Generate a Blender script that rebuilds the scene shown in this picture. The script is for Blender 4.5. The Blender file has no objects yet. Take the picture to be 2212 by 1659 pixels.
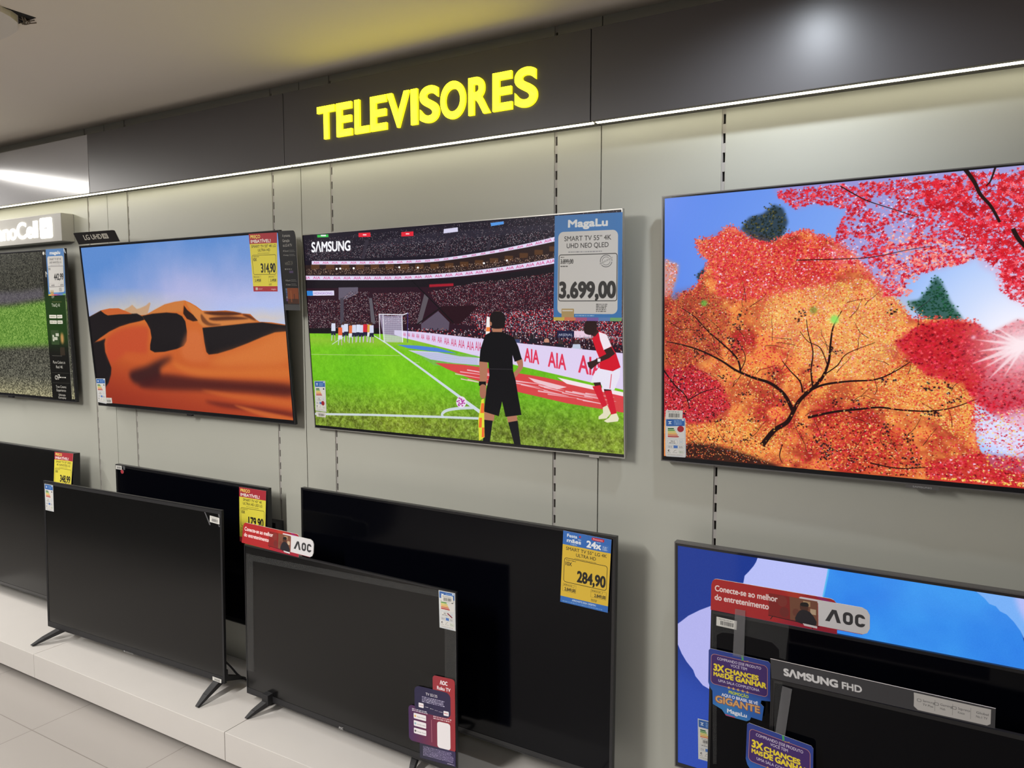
import bpy, bmesh, math, random
import numpy as np
from mathutils import Matrix, Vector

# ------------------------------------------------------------------ camera, world, lights, exposure
SC = bpy.context.scene
COL = SC.collection
IW, IH, FPX = 2212, 1659, 1618.24
CAM_YAW, CAM_PITCH, CAM_ROLL = -0.5243, 0.0848, 0.0006
CAM_POS = np.array([0.0, -2.0465, 1.55])

def cam_axes():
    y, p, r = CAM_YAW, CAM_PITCH, CAM_ROLL
    fw = np.array([math.sin(y)*math.cos(p), math.cos(y)*math.cos(p), -math.sin(p)])
    rt = np.array([math.cos(y), -math.sin(y), 0.0])
    up = np.cross(rt, fw)
    return math.cos(r)*rt + math.sin(r)*up, -math.sin(r)*rt + math.cos(r)*up, fw
RT, UP, FW = cam_axes()
cam_data = bpy.data.cameras.new('camera')
cam = bpy.data.objects.new('camera', cam_data)
COL.objects.link(cam)
m = Matrix.Identity(4)
for i in range(3):
    m[i][0], m[i][1], m[i][2], m[i][3] = RT[i], UP[i], -FW[i], CAM_POS[i]
cam.matrix_world = m
cam_data.sensor_width = 36.0
cam_data.lens = 36.0*FPX/IW
cam_data.clip_start = 0.02
SC.camera = cam

SC.view_settings.view_transform = 'Standard'
SC.view_settings.look = 'None'
SC.view_settings.exposure = 0.0
SC.view_settings.gamma = 1.0
SC.view_settings.use_curve_mapping = False

world = bpy.data.worlds.new('world')
SC.world = world
world.use_nodes = True
world.node_tree.nodes['Background'].inputs[0].default_value = (0.9, 0.95, 1.0, 1)
world.node_tree.nodes['Background'].inputs[1].default_value = 0.06

def area_light(name, loc, sx, sy, power, color, rot=(0, 0, 0), spread=180):
    l = bpy.data.lights.new(name, 'AREA')
    l.shape = 'RECTANGLE'
    l.size, l.size_y = sx, sy
    l.energy = power
    l.color = color
    l.spread = math.radians(spread)
    o = bpy.data.objects.new(name, l)
    o.location = loc
    o.rotation_euler = rot
    COL.objects.link(o)
    return o
CEIL = 2.415
TUBE_POWER = 62.0
# ceiling tubes: one read from its header streak, the unseen rest added for light level: x, y, share of the power
TUBES = [(-8.4, -1.6, 1.0), (-4.6, -0.95, 0.7), (-5.6, -2.9, 1.0), (-2.1, -2.35, 1.0), (-2.1, -3.1, 1.0), (0.5, -3.0, 0.25)]
for tx, ty, tp in TUBES:
    area_light('tube_lamp_light', (tx, ty, CEIL-0.055), 0.05, 1.2, TUBE_POWER*tp, (1.0, 0.965, 0.915))
SPOT_XY = (-0.34, -0.42)
sp = bpy.data.lights.new('spotlight_light', 'SPOT')
sp.energy = 24
sp.color = (0.86, 0.92, 1.0)
sp.spot_size = math.radians(150)
sp.spot_blend = 1.0
sp.shadow_soft_size = 0.03
spo = bpy.data.objects.new('spotlight_light', sp)
spo.location = (SPOT_XY[0], SPOT_XY[1], CEIL-0.03)
spo.rotation_euler = (math.radians(8), 0, 0)
COL.objects.link(spo)

# ------------------------------------------------------------------ small helpers
Rnd = random.Random(7)
RNG = np.random.default_rng(11)

def srgb(c):
    return tuple(((v/12.92) if v <= 0.04045 else ((v+0.055)/1.055)**2.4) for v in c)
def rgb(r, g, b):
    return srgb((r/255, g/255, b/255))

def ray(px, py):
    d = FW + RT*((px-IW/2)/FPX) - UP*((py-IH/2)/FPX)
    return d
def at_y(px, py, y):
    d = ray(px, py); t = (y-CAM_POS[1])/d[1]
    return CAM_POS + d*t
def at_z(px, py, z):
    d = ray(px, py); t = (z-CAM_POS[2])/d[2]
    return CAM_POS + d*t
def at_plane(px, py, p0, n):
    d = ray(px, py); t = np.dot(np.array(p0)-CAM_POS, n)/np.dot(d, n)
    return CAM_POS + d*t

def mat(name, color, rough=0.5, spec=0.5, metal=0.0, emit=None, estr=0.0, noise=0.0, nscale=30.0, bump=0.0, coat=0.0):
    mt = bpy.data.materials.new(name)
    mt.use_nodes = True
    nt = mt.node_tree
    b = nt.nodes['Principled BSDF']
    b.inputs['Base Color'].default_value = (*color, 1)
    b.inputs['Roughness'].default_value = rough
    b.inputs['Specular IOR Level'].default_value = spec
    b.inputs['Metallic'].default_value = metal
    b.inputs['Coat Weight'].default_value = coat
    if emit:
        b.inputs['Emission Color'].default_value = (*emit, 1)
        b.inputs['Emission Strength'].default_value = estr
    if noise or bump:
        tc = nt.nodes.new('ShaderNodeTexCoord')
        n = nt.nodes.new('ShaderNodeTexNoise')
        n.inputs['Scale'].default_value = nscale
        n.inputs['Detail'].default_value = 4
        nt.links.new(tc.outputs['Object'], n.inputs['Vector'])
        if noise:
            mx = nt.nodes.new('ShaderNodeMix'); mx.data_type = 'RGBA'
            mx.inputs['A'].default_value = (*[c*(1-noise) for c in color], 1)
            mx.inputs['B'].default_value = (*[min(1, c*(1+noise)) for c in color], 1)
            nt.links.new(n.outputs['Fac'], mx.inputs['Factor'])
            nt.links.new(mx.outputs['Result'], b.inputs['Base Color'])
        if bump:
            bp = nt.nodes.new('ShaderNodeBump')
            bp.inputs['Strength'].default_value = bump
            bp.inputs['Distance'].default_value = 0.002
            nt.links.new(n.outputs['Fac'], bp.inputs['Height'])
            nt.links.new(bp.outputs['Normal'], b.inputs['Normal'])
    return mt

class MB:
    """collects simple shapes for ONE mesh object"""
    def __init__(s):
        s.v, s.f, s.mi, s.uv = [], [], [], {}
    def box(s, x0, x1, y0, y1, z0, z1, mi=0):
        n = len(s.v)
        s.v += [(x, y, z) for z in (z0, z1) for y in (y0, y1) for x in (x0, x1)]
        for q in ((0, 2, 3, 1), (4, 5, 7, 6), (0, 1, 5, 4), (2, 6, 7, 3), (0, 4, 6, 2), (1, 3, 7, 5)):
            s.f.append([n+i for i in q]); s.mi.append(mi)
    def hexa(s, pts, mi=0):
        """8 points: 4 of one end, then 4 of the other end in the same order"""
        n = len(s.v)
        s.v += [tuple(p) for p in pts]
        for q in ((0, 1, 2, 3), (7, 6, 5, 4), (0, 4, 5, 1), (1, 5, 6, 2), (2, 6, 7, 3), (3, 7, 4, 0)):
            s.f.append([n+i for i in q]); s.mi.append(mi)
    def prism(s, front, back, mi=0, miside=None):
        n, k = len(s.v), len(front)
        s.v += [tuple(p) for p in front] + [tuple(p) for p in back]
        s.f.append([n+i for i in range(k)]); s.mi.append(mi)
        s.f.append([n+k+i for i in reversed(range(k))]); s.mi.append(mi if miside is None else miside)
        for i in range(k):
            j = (i+1) % k
            s.f.append([n+i, n+k+i, n+k+j, n+j]); s.mi.append(mi if miside is None else miside)
    def ring(s, x0, x1, z0, z1, ix0, ix1, iz0, iz1, y0, y1, mi=0):
        """rectangular frame with a hole, from y0 (front) to y1"""
        n = len(s.v)
        o = [(x0, z0), (x1, z0), (x1, z1), (x0, z1)]
        i = [(ix0, iz0), (ix1, iz0), (ix1, iz1), (ix0, iz1)]
        for y in (y0, y1):
            s.v += [(a, y, b) for a, b in o] + [(a, y, b) for a, b in i]
        for k in range(4):
            j = (k+1) % 4
            for q in ((k, j, 4+j, 4+k), (8+k, 12+k, 12+j, 8+j), (k, 8+k, 8+j, j), (4+k, 4+j, 12+j, 12+k)):
                s.f.append([n+e for e in q]); s.mi.append(mi)
    def tube(s, pts, r, sides=10, mi=0):
        n = len(s.v)
        P = [Vector(p) for p in pts]
        for i, p in enumerate(P):
            t = (P[min(i+1, len(P)-1)]-P[max(i-1, 0)]).normalized()
            a = t.cross(Vector((0, 0, 1)))
            if a.length < 1e-4: a = t.cross(Vector((0, 1, 0)))
            a.normalize(); b = t.cross(a)
            for k in range(sides):
                w = 2*math.pi*k/sides
                s.v.append(tuple(p + a*math.cos(w)*r + b*math.sin(w)*r))
        for i in range(len(P)-1):
            for k in range(sides):
                j = (k+1) % sides
                s.f.append([n+i*sides+k, n+i*sides+j, n+(i+1)*sides+j, n+(i+1)*sides+k]); s.mi.append(mi)
        s.f.append([n+k for k in reversed(range(sides))]); s.mi.append(mi)
        s.f.append([n+(len(P)-1)*sides+k for k in range(sides)]); s.mi.append(mi)
    def build(s, name, mats, parent=None, loc=None, bevel=0.0, uvs=None):
        """vertices are in world space for top-level objects with loc (moved to it), in the parent's space for parts"""
        me = bpy.data.meshes.new(name)
        v = s.v
        if loc is not None:
            v = [(a-loc[0], b-loc[1], c-loc[2]) for a, b, c in v]
        me.from_pydata(v, [], s.f)
        mats = mats if isinstance(mats, (list, tuple)) else [mats]
        for q in mats: me.materials.append(q)
        for p, k in zip(me.polygons, s.mi): p.material_index = k
        bm = bmesh.new(); bm.from_mesh(me)
        if uvs is None:
            bmesh.ops.recalc_face_normals(bm, faces=bm.faces)
        if bevel:
            bmesh.ops.bevel(bm, geom=[e for e in bm.edges], offset=bevel, segments=2, affect='EDGES', profile=0.5)
        bm.to_mesh(me); bm.free()
        if uvs is not None:
            lay = me.uv_layers.new(name='UVMap')
            for p in me.polygons:
                for li in p.loop_indices:
                    lay.data[li].uv = uvs[me.loops[li].vertex_index]
        o = bpy.data.objects.new(name, me)
        COL.objects.link(o)
        if parent: o.parent = parent
        if loc is not None: o.location = loc
        return o

def tag(o, label=None, cat=None, group=None, kind=None):
    for k, v in (('label', label), ('category', cat), ('group', group), ('kind', kind)):
        if v: o[k] = v
    return o
def empty(name, mw):
    o = bpy.data.objects.new(name, None)
    o.empty_display_size = 0.05
    COL.objects.link(o)
    o.matrix_world = mw
    return o

# ------------------------------------------------------------------ print and picture canvas (flat artwork of screens, tags and labels)
_font = bpy.data.curves.new('lettering', 'FONT')
_fobj = bpy.data.objects.new('lettering', _font)
_cache = {}
def glyphs(text):
    """outline edges of a line of text, cap height 1, baseline 0, as arrays (n,2),(n,2), width"""
    if text in _cache: return _cache[text]
    _font.body = text
    me = _fobj.to_mesh()
    nv = len(me.vertices)
    co = np.zeros(nv*3); me.vertices.foreach_get('co', co); co = co.reshape(-1, 3)[:, :2]
    cnt = {}
    for p in me.polygons:
        vs = p.vertices
        for i in range(len(vs)):
            a, b = vs[i], vs[(i+1) % len(vs)]
            k = (a, b) if a < b else (b, a)
            cnt[k] = cnt.get(k, 0)+1
    ed = np.array([k for k, c in cnt.items() if c == 1]).reshape(-1, 2)
    _fobj.to_mesh_clear()
    A, B = co[ed[:, 0]], co[ed[:, 1]]
    x0 = min(A[:, 0].min(), B[:, 0].min()); x1 = max(A[:, 0].max(), B[:, 0].max())
    cap = CAPH[0] or 1.0
    r = ((A-[x0, 0])/cap, (B-[x0, 0])/cap, (x1-x0)/cap)
    _cache[text] = r
    return r
CAPH = [None]
_a = glyphs('H'); CAPH[0] = float(max(_a[0][:, 1].max(), _a[1][:, 1].max())); _cache.clear()

SS = 3
class Canvas:
    def __init__(s, w, h, bg=(0, 0, 0), alpha=1.0):
        s.w, s.h = int(w), int(h)
        s.a = np.zeros((s.h, s.w, 3), np.float32); s.a[:] = np.array(bg, np.float32)/255
        s.al = np.full((s.h, s.w), alpha, np.float32)
        s.map = None
    def xf(s, pts):
        p = np.asarray(pts, float).reshape(-1, 2)
        return s.map(p) if s.map is not None else p
    def cover(s, A, B):
        """even-odd coverage of outline edges; returns mask and its window"""
        A = np.asarray(A, float)*SS; B = np.asarray(B, float)*SS
        x0 = max(0, int(math.floor(min(A[:, 0].min(), B[:, 0].min())/SS))-1); y0 = max(0, int(math.floor(min(A[:, 1].min(), B[:, 1].min())/SS))-1)
        x1 = min(s.w, int(math.ceil(max(A[:, 0].max(), B[:, 0].max())/SS))+1); y1 = min(s.h, int(math.ceil(max(A[:, 1].max(), B[:, 1].max())/SS))+1)
        if x1 <= x0 or y1 <= y0: return None
        W, H = (x1-x0)*SS, (y1-y0)*SS
        off = np.array([x0*SS, y0*SS]); A = A-off; B = B-off
        up = A[:, 1] > B[:, 1]
        A2 = np.where(up[:, None], B, A); B2 = np.where(up[:, None], A, B)
        r0 = np.clip(np.ceil(A2[:, 1]-0.5), 0, H).astype(int); r1 = np.clip(np.ceil(B2[:, 1]-0.5), 0, H).astype(int)
        n = r1-r0; keep = n > 0
        A2, B2, r0, n = A2[keep], B2[keep], r0[keep], n[keep]
        if len(n) == 0: return None
        idx = np.repeat(np.arange(len(n)), n)
        st = np.cumsum(n)-n
        rows = r0[idx] + (np.arange(n.sum())-st[idx])
        t = (rows+0.5-A2[idx, 1])/(B2[idx, 1]-A2[idx, 1])
        xs = A2[idx, 0]+t*(B2[idx, 0]-A2[idx, 0])
        c = np.clip(np.ceil(xs-0.5), 0, W).astype(int)
        g = np.zeros((H, W+1), np.int16)
        np.add.at(g, (rows, c), 1)
        msk = (np.cumsum(g, axis=1)[:, :W] & 1).astype(np.float32)
        msk = msk.reshape(y1-y0, SS, x1-x0, SS).mean(axis=(1, 3))
        return msk, x0, y0
    def put(s, msk, x0, y0, col, a=1.0):
        h, w = msk.shape
        k = msk[..., None]*a
        v = s.a[y0:y0+h, x0:x0+w]
        c = np.asarray(col, np.float32)/255
        v[:] = v*(1-k) + c*k
        al = s.al[y0:y0+h, x0:x0+w]
        al[:] = np.maximum(al, msk*a)
    def loops(s, loops):
        A, B = [], []
        for l in loops:
            p = s.xf(l); A.append(p); B.append(np.roll(p, -1, axis=0))
        return np.concatenate(A), np.concatenate(B)
    def poly(s, pts, col, a=1.0, blur=0, smooth=0):
        if smooth: pts = spline(pts, smooth)
        r = s.cover(*s.loops([pts]))
        if r is None: return
        msk, x0, y0 = r
        if blur:
            f = np.zeros((s.h, s.w), np.float32); f[y0:y0+msk.shape[0], x0:x0+msk.shape[1]] = msk
            s.put(blurred(f, blur), 0, 0, col, a)
        else:
            s.put(msk, x0, y0, col, a)
    def rect(s, x0, y0, x1, y1, col, a=1.0, r=0):
        if r:
            s.poly(rrect(x0, y0, x1, y1, r), col, a)
        else:
            s.poly([(x0, y0), (x1, y0), (x1, y1), (x0, y1)], col, a)
    def frame(s, x0, y0, x1, y1, t, col, r=0):
        A, B = s.loops([rrect(x0, y0, x1, y1, r), rrect(x0+t, y0+t, x1-t, y1-t, max(r-t, 0.1))])
        q = s.cover(A, B)
        if q: s.put(*q, col)
    def ellipse(s, cx, cy, rx, ry, col, a=1.0, blur=0):
        t = np.linspace(0, 2*math.pi, 40)[:-1]
        s.poly(np.stack([cx+rx*np.cos(t), cy+ry*np.sin(t)], 1), col, a, blur)
    def line(s, pts, w, col, a=1.0, w1=None, blur=0):
        p = s.xf(pts)
        sv, s.map = s.map, None
        n = len(p); w1 = w if w1 is None else w1
        d = np.gradient(p, axis=0) if n > 2 else np.repeat((p[1]-p[0])[None], 2, 0)
        d = d/np.maximum(np.linalg.norm(d, axis=1, keepdims=True), 1e-6)
        nn = np.stack([-d[:, 1], d[:, 0]], 1)
        ww = np.linspace(w, w1, n)[:, None]/2
        s.poly(np.concatenate([p+nn*ww, (p-nn*ww)[::-1]]), col, a, blur)
        s.map = sv
    def text(s, t, x, y, h, col, align='l', w=None, sx=1.0, bold=0, a=1.0, skew=0.0, up=(0, -1), right=(1, 0)):
        """x,y baseline start; h cap height; w fits the width; axes 'right' and 'up' let the line slope"""
        A, B, tw = glyphs(t)
        k = (w/(tw*h)) if w else sx
        ww = tw*h*k
        ox = {'l': 0, 'c': -ww/2, 'r': -ww}[align]
        def f(P):
            X = P[:, 0]*h*k+ox + P[:, 1]*h*skew; Y = P[:, 1]*h
            q = np.stack([x+X*right[0]+Y*up[0], y+X*right[1]+Y*up[1]], 1)
            return s.xf(q)
        r = s.cover(f(A), f(B))
        if r is None: return
        msk, x0, y0 = r
        if bold:
            pad = int(math.ceil(bold))
            x0b, y0b = max(0, x0-pad), max(0, y0-pad)
            f2 = np.zeros((min(s.h, y0+msk.shape[0]+pad)-y0b, min(s.w, x0+msk.shape[1]+pad)-x0b), np.float32)
            f2[y0-y0b:y0-y0b+msk.shape[0], x0-x0b:x0-x0b+msk.shape[1]] = msk
            msk, x0, y0 = dilate(f2, bold), x0b, y0b
        s.put(msk, x0, y0, col, a)
    def dots(s, xs, ys, cols, size=1):
        xs = xs.astype(int); ys = ys.astype(int)
        for dy in range(size):
            for dx in range(size):
                X, Y = xs+dx, ys+dy
                k = (X >= 0) & (X < s.w) & (Y >= 0) & (Y < s.h)
                s.a[Y[k], X[k]] = cols[k]
    def scribble(s, x0, y0, x1, y1, lines, col, a=0.8, seed=0):
        """illegible small print: rows of short strokes"""
        rr = random.Random(seed)
        hh = (y1-y0)/(lines*1.7)
        for i in range(lines):
            y = y0+(y1-y0)*(i+0.2)/lines; x = x0
            end = x1-(x1-x0)*rr.uniform(0, .12)
            while x < end:
                l = rr.uniform(.8, 3.2)*hh
                s.rect(x, y, min(x+l, end), y+hh, col, a*rr.uniform(.6, 1))
                x += l+hh*.5
    def image(s, name):
        im = bpy.data.images.new(name, s.w, s.h, alpha=True)
        px = np.ones((s.h, s.w, 4), np.float32)
        px[..., :3] = np.clip(s.a, 0, 1)[::-1]; px[..., 3] = np.clip(s.al, 0, 1)[::-1]
        im.pixels.foreach_set(px.ravel()); im.update(); im.pack()
        return im

def blurred(f, r):
    r = int(max(1, r))
    for _ in range(2):
        for ax in (0, 1):
            g = np.concatenate([np.repeat(np.take(f, [0], ax), r+1, ax), f, np.repeat(np.take(f, [-1], ax), r, ax)], ax)
            c = np.cumsum(g, axis=ax, dtype=np.float64)
            n = f.shape[ax]
            f = ((np.take(c, np.arange(2*r+1, 2*r+1+n), ax)-np.take(c, np.arange(0, n), ax))/(2*r+1)).astype(np.float32)
    return f
def dilate(f, b):
    out = f.copy(); k = int(math.ceil(b))
    for dx in range(-k, k+1):
        for dy in range(-k, k+1):
            d = math.hypot(dx, dy)
            if d == 0 or d > b+0.5: continue
            wgt = min(1.0, b+0.5-d)
            g = np.zeros_like(f)
            ys, yd = (slice(0, f.shape[0]-dy), slice(dy, None)) if dy >= 0 else (slice(-dy, None), slice(0, f.shape[0]+dy))
            xs, xd = (slice(0, f.shape[1]-dx), slice(dx, None)) if dx >= 0 else (slice(-dx, None), slice(0, f.shape[1]+dx))
            g[yd, xd] = f[ys, xs]*wgt
            out = np.maximum(out, g)
    return out
def rrect(x0, y0, x1, y1, r, n=6, corners=(1, 1, 1, 1)):
    """clockwise from the top-left in y-down coordinates; corners: TL, TR, BR, BL"""
    out = []
    for (cx, cy, a0, on) in ((x0, y0, 180, corners[0]), (x1, y0, 270, corners[1]), (x1, y1, 0, corners[2]), (x0, y1, 90, corners[3])):
        if not on:
            out.append((cx, cy)); continue
        ox = cx+(r if cx == x0 else -r); oy = cy+(r if cy == y0 else -r)
        for k in range(n+1):
            w = math.radians(a0+90*k/n)
            out.append((ox+r*math.cos(w), oy+r*math.sin(w)))
    return out
def spline(pts, n=8):
    p = np.asarray(pts, float); k = len(p); out = []
    for i in range(k):
        p0, p1, p2, p3 = p[(i-1) % k], p[i], p[(i+1) % k], p[(i+2) % k]
        for t in np.linspace(0, 1, n, endpoint=False):
            out.append(0.5*((2*p1)+(-p0+p2)*t+(2*p0-5*p1+4*p2-p3)*t*t+(-p0+3*p1-3*p2+p3)*t**3))
    return np.array(out)
def curve(pts, n=8):
    p = np.asarray(pts, float); k = len(p); out = []
    for i in range(k-1):
        p0, p1, p2, p3 = p[max(i-1, 0)], p[i], p[i+1], p[min(i+2, k-1)]
        for t in np.linspace(0, 1, n, endpoint=False):
            out.append(0.5*((2*p1)+(-p0+p2)*t+(2*p0-5*p1+4*p2-p3)*t*t+(-p0+3*p1-3*p2+p3)*t**3))
    out.append(p[-1])
    return np.array(out)
def vnoise(h, w, cell, rng, oct=3):
    out = np.zeros((h, w), np.float32); amp = 1; tot = 0
    for o in range(oct):
        c = max(2, cell/2**o)
        gh, gw = int(h/c)+3, int(w/c)+3
        g = rng.random((gh, gw)).astype(np.float32)
        yy = np.arange(h)/c; xx = np.arange(w)/c
        y0 = yy.astype(int); x0 = xx.astype(int)
        fy = (yy-y0)[:, None]; fx = (xx-x0)[None]
        fy = fy*fy*(3-2*fy); fx = fx*fx*(3-2*fx)
        out += amp*(g[y0][:, x0]*(1-fy)*(1-fx)+g[y0+1][:, x0]*fy*(1-fx)+g[y0][:, x0+1]*(1-fy)*fx+g[y0+1][:, x0+1]*fy*fx)
        tot += amp; amp *= .55
    return out/tot

def picture_mat(name, im, emit=0.0, rough=0.5, spec=0.5, alpha=False, base=1.0):
    mt = bpy.data.materials.new(name); mt.use_nodes = True
    nt = mt.node_tree; b = nt.nodes['Principled BSDF']
    t = nt.nodes.new('ShaderNodeTexImage'); t.image = im; t.extension = 'EXTEND'
    b.inputs['Roughness'].default_value = rough
    b.inputs['Specular IOR Level'].default_value = spec
    if emit:
        b.inputs['Base Color'].default_value = (0.004, 0.004, 0.004, 1)
        nt.links.new(t.outputs['Color'], b.inputs['Emission Color'])
        b.inputs['Emission Strength'].default_value = emit
    else:
        nt.links.new(t.outputs['Color'], b.inputs['Base Color'])
    if alpha:
        nt.links.new(t.outputs['Alpha'], b.inputs['Alpha'])
    return mt

# ------------------------------------------------------------------ shared materials
M = {}
M['wall'] = mat('wall_laminate', (0.44, 0.445, 0.395), 0.42, 0.4, noise=0.03, nscale=3)
M['seam'] = mat('dark_seam', (0.03, 0.027, 0.024), 0.8)
M['upright'] = mat('upright_steel', (0.42, 0.40, 0.38), 0.5, 0.4)
M['ceiling'] = mat('ceiling_paint', (0.74, 0.68, 0.60), 0.9, 0.2, noise=0.02, nscale=2)
M['fascia_dark'] = mat('fascia_graphite', (0.088, 0.084, 0.088), 0.36, 0.5, noise=0.03, nscale=5)
M['fascia_light'] = mat('fascia_pale_grey', (0.42, 0.42, 0.44), 0.16, 0.5)
M['soffit'] = mat('soffit_grey', (0.10, 0.095, 0.09), 0.6)
M['led'] = mat('led_strip_glow', (0.9, 0.9, 0.8), 0.5, emit=(1.0, 0.93, 0.66), estr=8.0)
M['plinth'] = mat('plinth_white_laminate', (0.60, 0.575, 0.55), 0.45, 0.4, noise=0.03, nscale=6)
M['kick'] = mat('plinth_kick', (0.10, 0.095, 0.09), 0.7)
M['black'] = mat('black_plastic', (0.012, 0.012, 0.014), 0.35, 0.5)
M['black_gloss'] = mat('black_gloss_plastic', (0.010, 0.010, 0.012), 0.16, 0.5)
M['black_matte'] = mat('black_matte_plastic', (0.016, 0.016, 0.018), 0.55, 0.4, noise=0.1, nscale=80)
M['off_screen'] = mat('switched_off_screen', (0.0012, 0.0014, 0.003), 0.10, 0.16)
M['off_screen_matte'] = mat('switched_off_matte_screen', (0.005, 0.005, 0.0053), 0.20, 0.38)
M['silver'] = mat('silver_trim', (0.50, 0.49, 0.46), 0.32, 0.5, metal=0.7)
M['gunmetal'] = mat('gunmetal_trim', (0.16, 0.155, 0.155), 0.34, 0.5, metal=0.6)
M['white_paper'] = mat('white_paper', (0.78, 0.77, 0.75), 0.6, 0.3)
M['white_print'] = mat('white_print', (0.7, 0.7, 0.7), 0.5)
M['tape'] = mat('clear_tape', (0.75, 0.75, 0.72), 0.2, 0.5)
M['yellow_letter'] = mat('yellow_letter_glow', (0.9, 0.85, 0.05), 0.4, emit=(1.0, 0.88, 0.014), estr=5.0)
M['letter_side'] = mat('yellow_letter_return', (0.75, 0.68, 0.04), 0.4, emit=(1.0, 0.85, 0.012), estr=1.5)
M['box_grey'] = mat('lightbox_case', (0.42, 0.41, 0.38), 0.4)
M['white_glow'] = mat('white_letter_glow', (0.9, 0.9, 0.9), 0.4, emit=(1.0, 0.97, 0.9), estr=3.0)
M['island'] = mat('dark_island', (0.03, 0.028, 0.026), 0.5)
M['front_wall'] = mat('unseen_wall_dark', (0.05, 0.05, 0.055), 0.8)  # dark tone chosen so the switched-off screens reflect little
def film_mat(name, op, col):
    mt = bpy.data.materials.new(name); mt.use_nodes = True
    nt = mt.node_tree; b = nt.nodes['Principled BSDF']
    b.inputs['Base Color'].default_value = (*col, 1); b.inputs['Roughness'].default_value = 0.25
    b.inputs['Alpha'].default_value = op
    return mt
M['film'] = film_mat('clear_film', 0.035, (0.35, 0.36, 0.36))
M['strip'] = film_mat('clear_strip', 0.22, (0.30, 0.30, 0.32))

# floor: 60 cm polished tiles with thin grey joints
def floor_material():
    mt = bpy.data.materials.new('floor_tiles'); mt.use_nodes = True
    nt = mt.node_tree; b = nt.nodes['Principled BSDF']
    tc = nt.nodes.new('ShaderNodeTexCoord')
    mp = nt.nodes.new('ShaderNodeMapping')
    mp.inputs['Location'].default_value = (2.937, 0.603, 0)
    br = nt.nodes.new('ShaderNodeTexBrick')
    br.offset = 0.0; br.squash = 1.0
    br.inputs['Scale'].default_value = 1.0
    br.inputs['Brick Width'].default_value = 0.597
    br.inputs['Row Height'].default_value = 0.597
    br.inputs['Mortar Size'].default_value = 0.0016
    br.inputs['Mortar Smooth'].default_value = 0.1
    br.inputs['Color1'].default_value = (0.375, 0.35, 0.33, 1)
    br.inputs['Color2'].default_value = (0.365, 0.34, 0.32, 1)
    br.inputs['Mortar'].default_value = (0.22, 0.20, 0.18, 1)
    nt.links.new(tc.outputs['Object'], mp.inputs['Vector'])
    nt.links.new(mp.outputs['Vector'], br.inputs['Vector'])
    nt.links.new(br.outputs['Color'], b.inputs['Base Color'])
    b.inputs['Roughness'].default_value = 0.34
    b.inputs['Specular IOR Level'].default_value = 0.4
    return mt
M['floor'] = floor_material()

# ------------------------------------------------------------------ the room
A0, L = -3.2795, 1.1968
X0, X1, Y0 = -12.0, 5.0, -3.9
def struct(o, label=None):
    o['kind'] = 'structure'
    if label: o['label'] = label
    return o
b = MB(); b.box(X0, X1, Y0, 0.3, -0.1, 0.0)
struct(b.build('floor', M['floor']), 'polished beige floor tiles with thin grey joints')
b = MB(); b.box(X0, X1, Y0, 0.3, CEIL, CEIL+0.1)
ceil = struct(b.build('ceiling', M['ceiling']), 'plain beige plaster ceiling above the header')
b = MB(); b.box(X0-0.1, X0, Y0, 0.3, 0, CEIL); struct(b.build('wall_left', M['front_wall']))
b = MB(); b.box(X1, X1+0.1, Y0, 0.3, 0, CEIL); struct(b.build('wall_right', M['front_wall']))
b = MB(); b.box(X0, X1, Y0-0.1, Y0, 0, CEIL); struct(b.build('wall_front', M['front_wall']))  # unseen wall, set close and dark for the black screens to reflect

# torn plaster in the ceiling, top left: flat black patch for the shade in the hole, sagging flap and frayed edge
c = [at_z(5, 14, CEIL), at_z(78, 38, CEIL), at_z(40, 51, CEIL), at_z(39, 33, CEIL), at_z(24, 22, CEIL)]
b = MB(); b.prism([(q[0], q[1], CEIL-0.001) for q in c], [(q[0], q[1], CEIL+0.0005) for q in c])
b.build('hole_shade_patch', mat('hole_shade_black', (0.004, 0.004, 0.004), 0.9), ceil)  # no real opening: the hole's darkness is put into the colour
c = [at_z(-90, -20, CEIL), at_z(3, 13, CEIL), at_z(22, 22, CEIL), at_z(37, 33, CEIL), at_z(38, 49, CEIL), at_z(20, 60, CEIL), at_z(-60, 92, CEIL)]
b = MB(); b.prism([(q[0], q[1], CEIL-0.014-0.002*i) for i, q in enumerate(c)], [(q[0], q[1], CEIL-0.0006) for q in c])
b.build('plaster_flap', mat('plaster_pale', (0.66, 0.62, 0.56), 0.9), ceil)
b = MB()
for i in range(9):
    p0 = at_z(39+Rnd.uniform(0, 25), 34+i*1.6, CEIL); p1 = at_z(50+Rnd.uniform(0, 30), 45+Rnd.uniform(-4, 8), CEIL)
    b.tube([(p0[0], p0[1], CEIL-0.002), ((p0[0]+p1[0])/2, (p0[1]+p1[1])/2, CEIL-0.006-Rnd.uniform(0, .006)), (p1[0], p1[1], CEIL-0.002)], 0.0016, 5)
b.build('torn_fibre', mat('torn_fibre', (0.16, 0.13, 0.10), 0.9), ceil)

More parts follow.
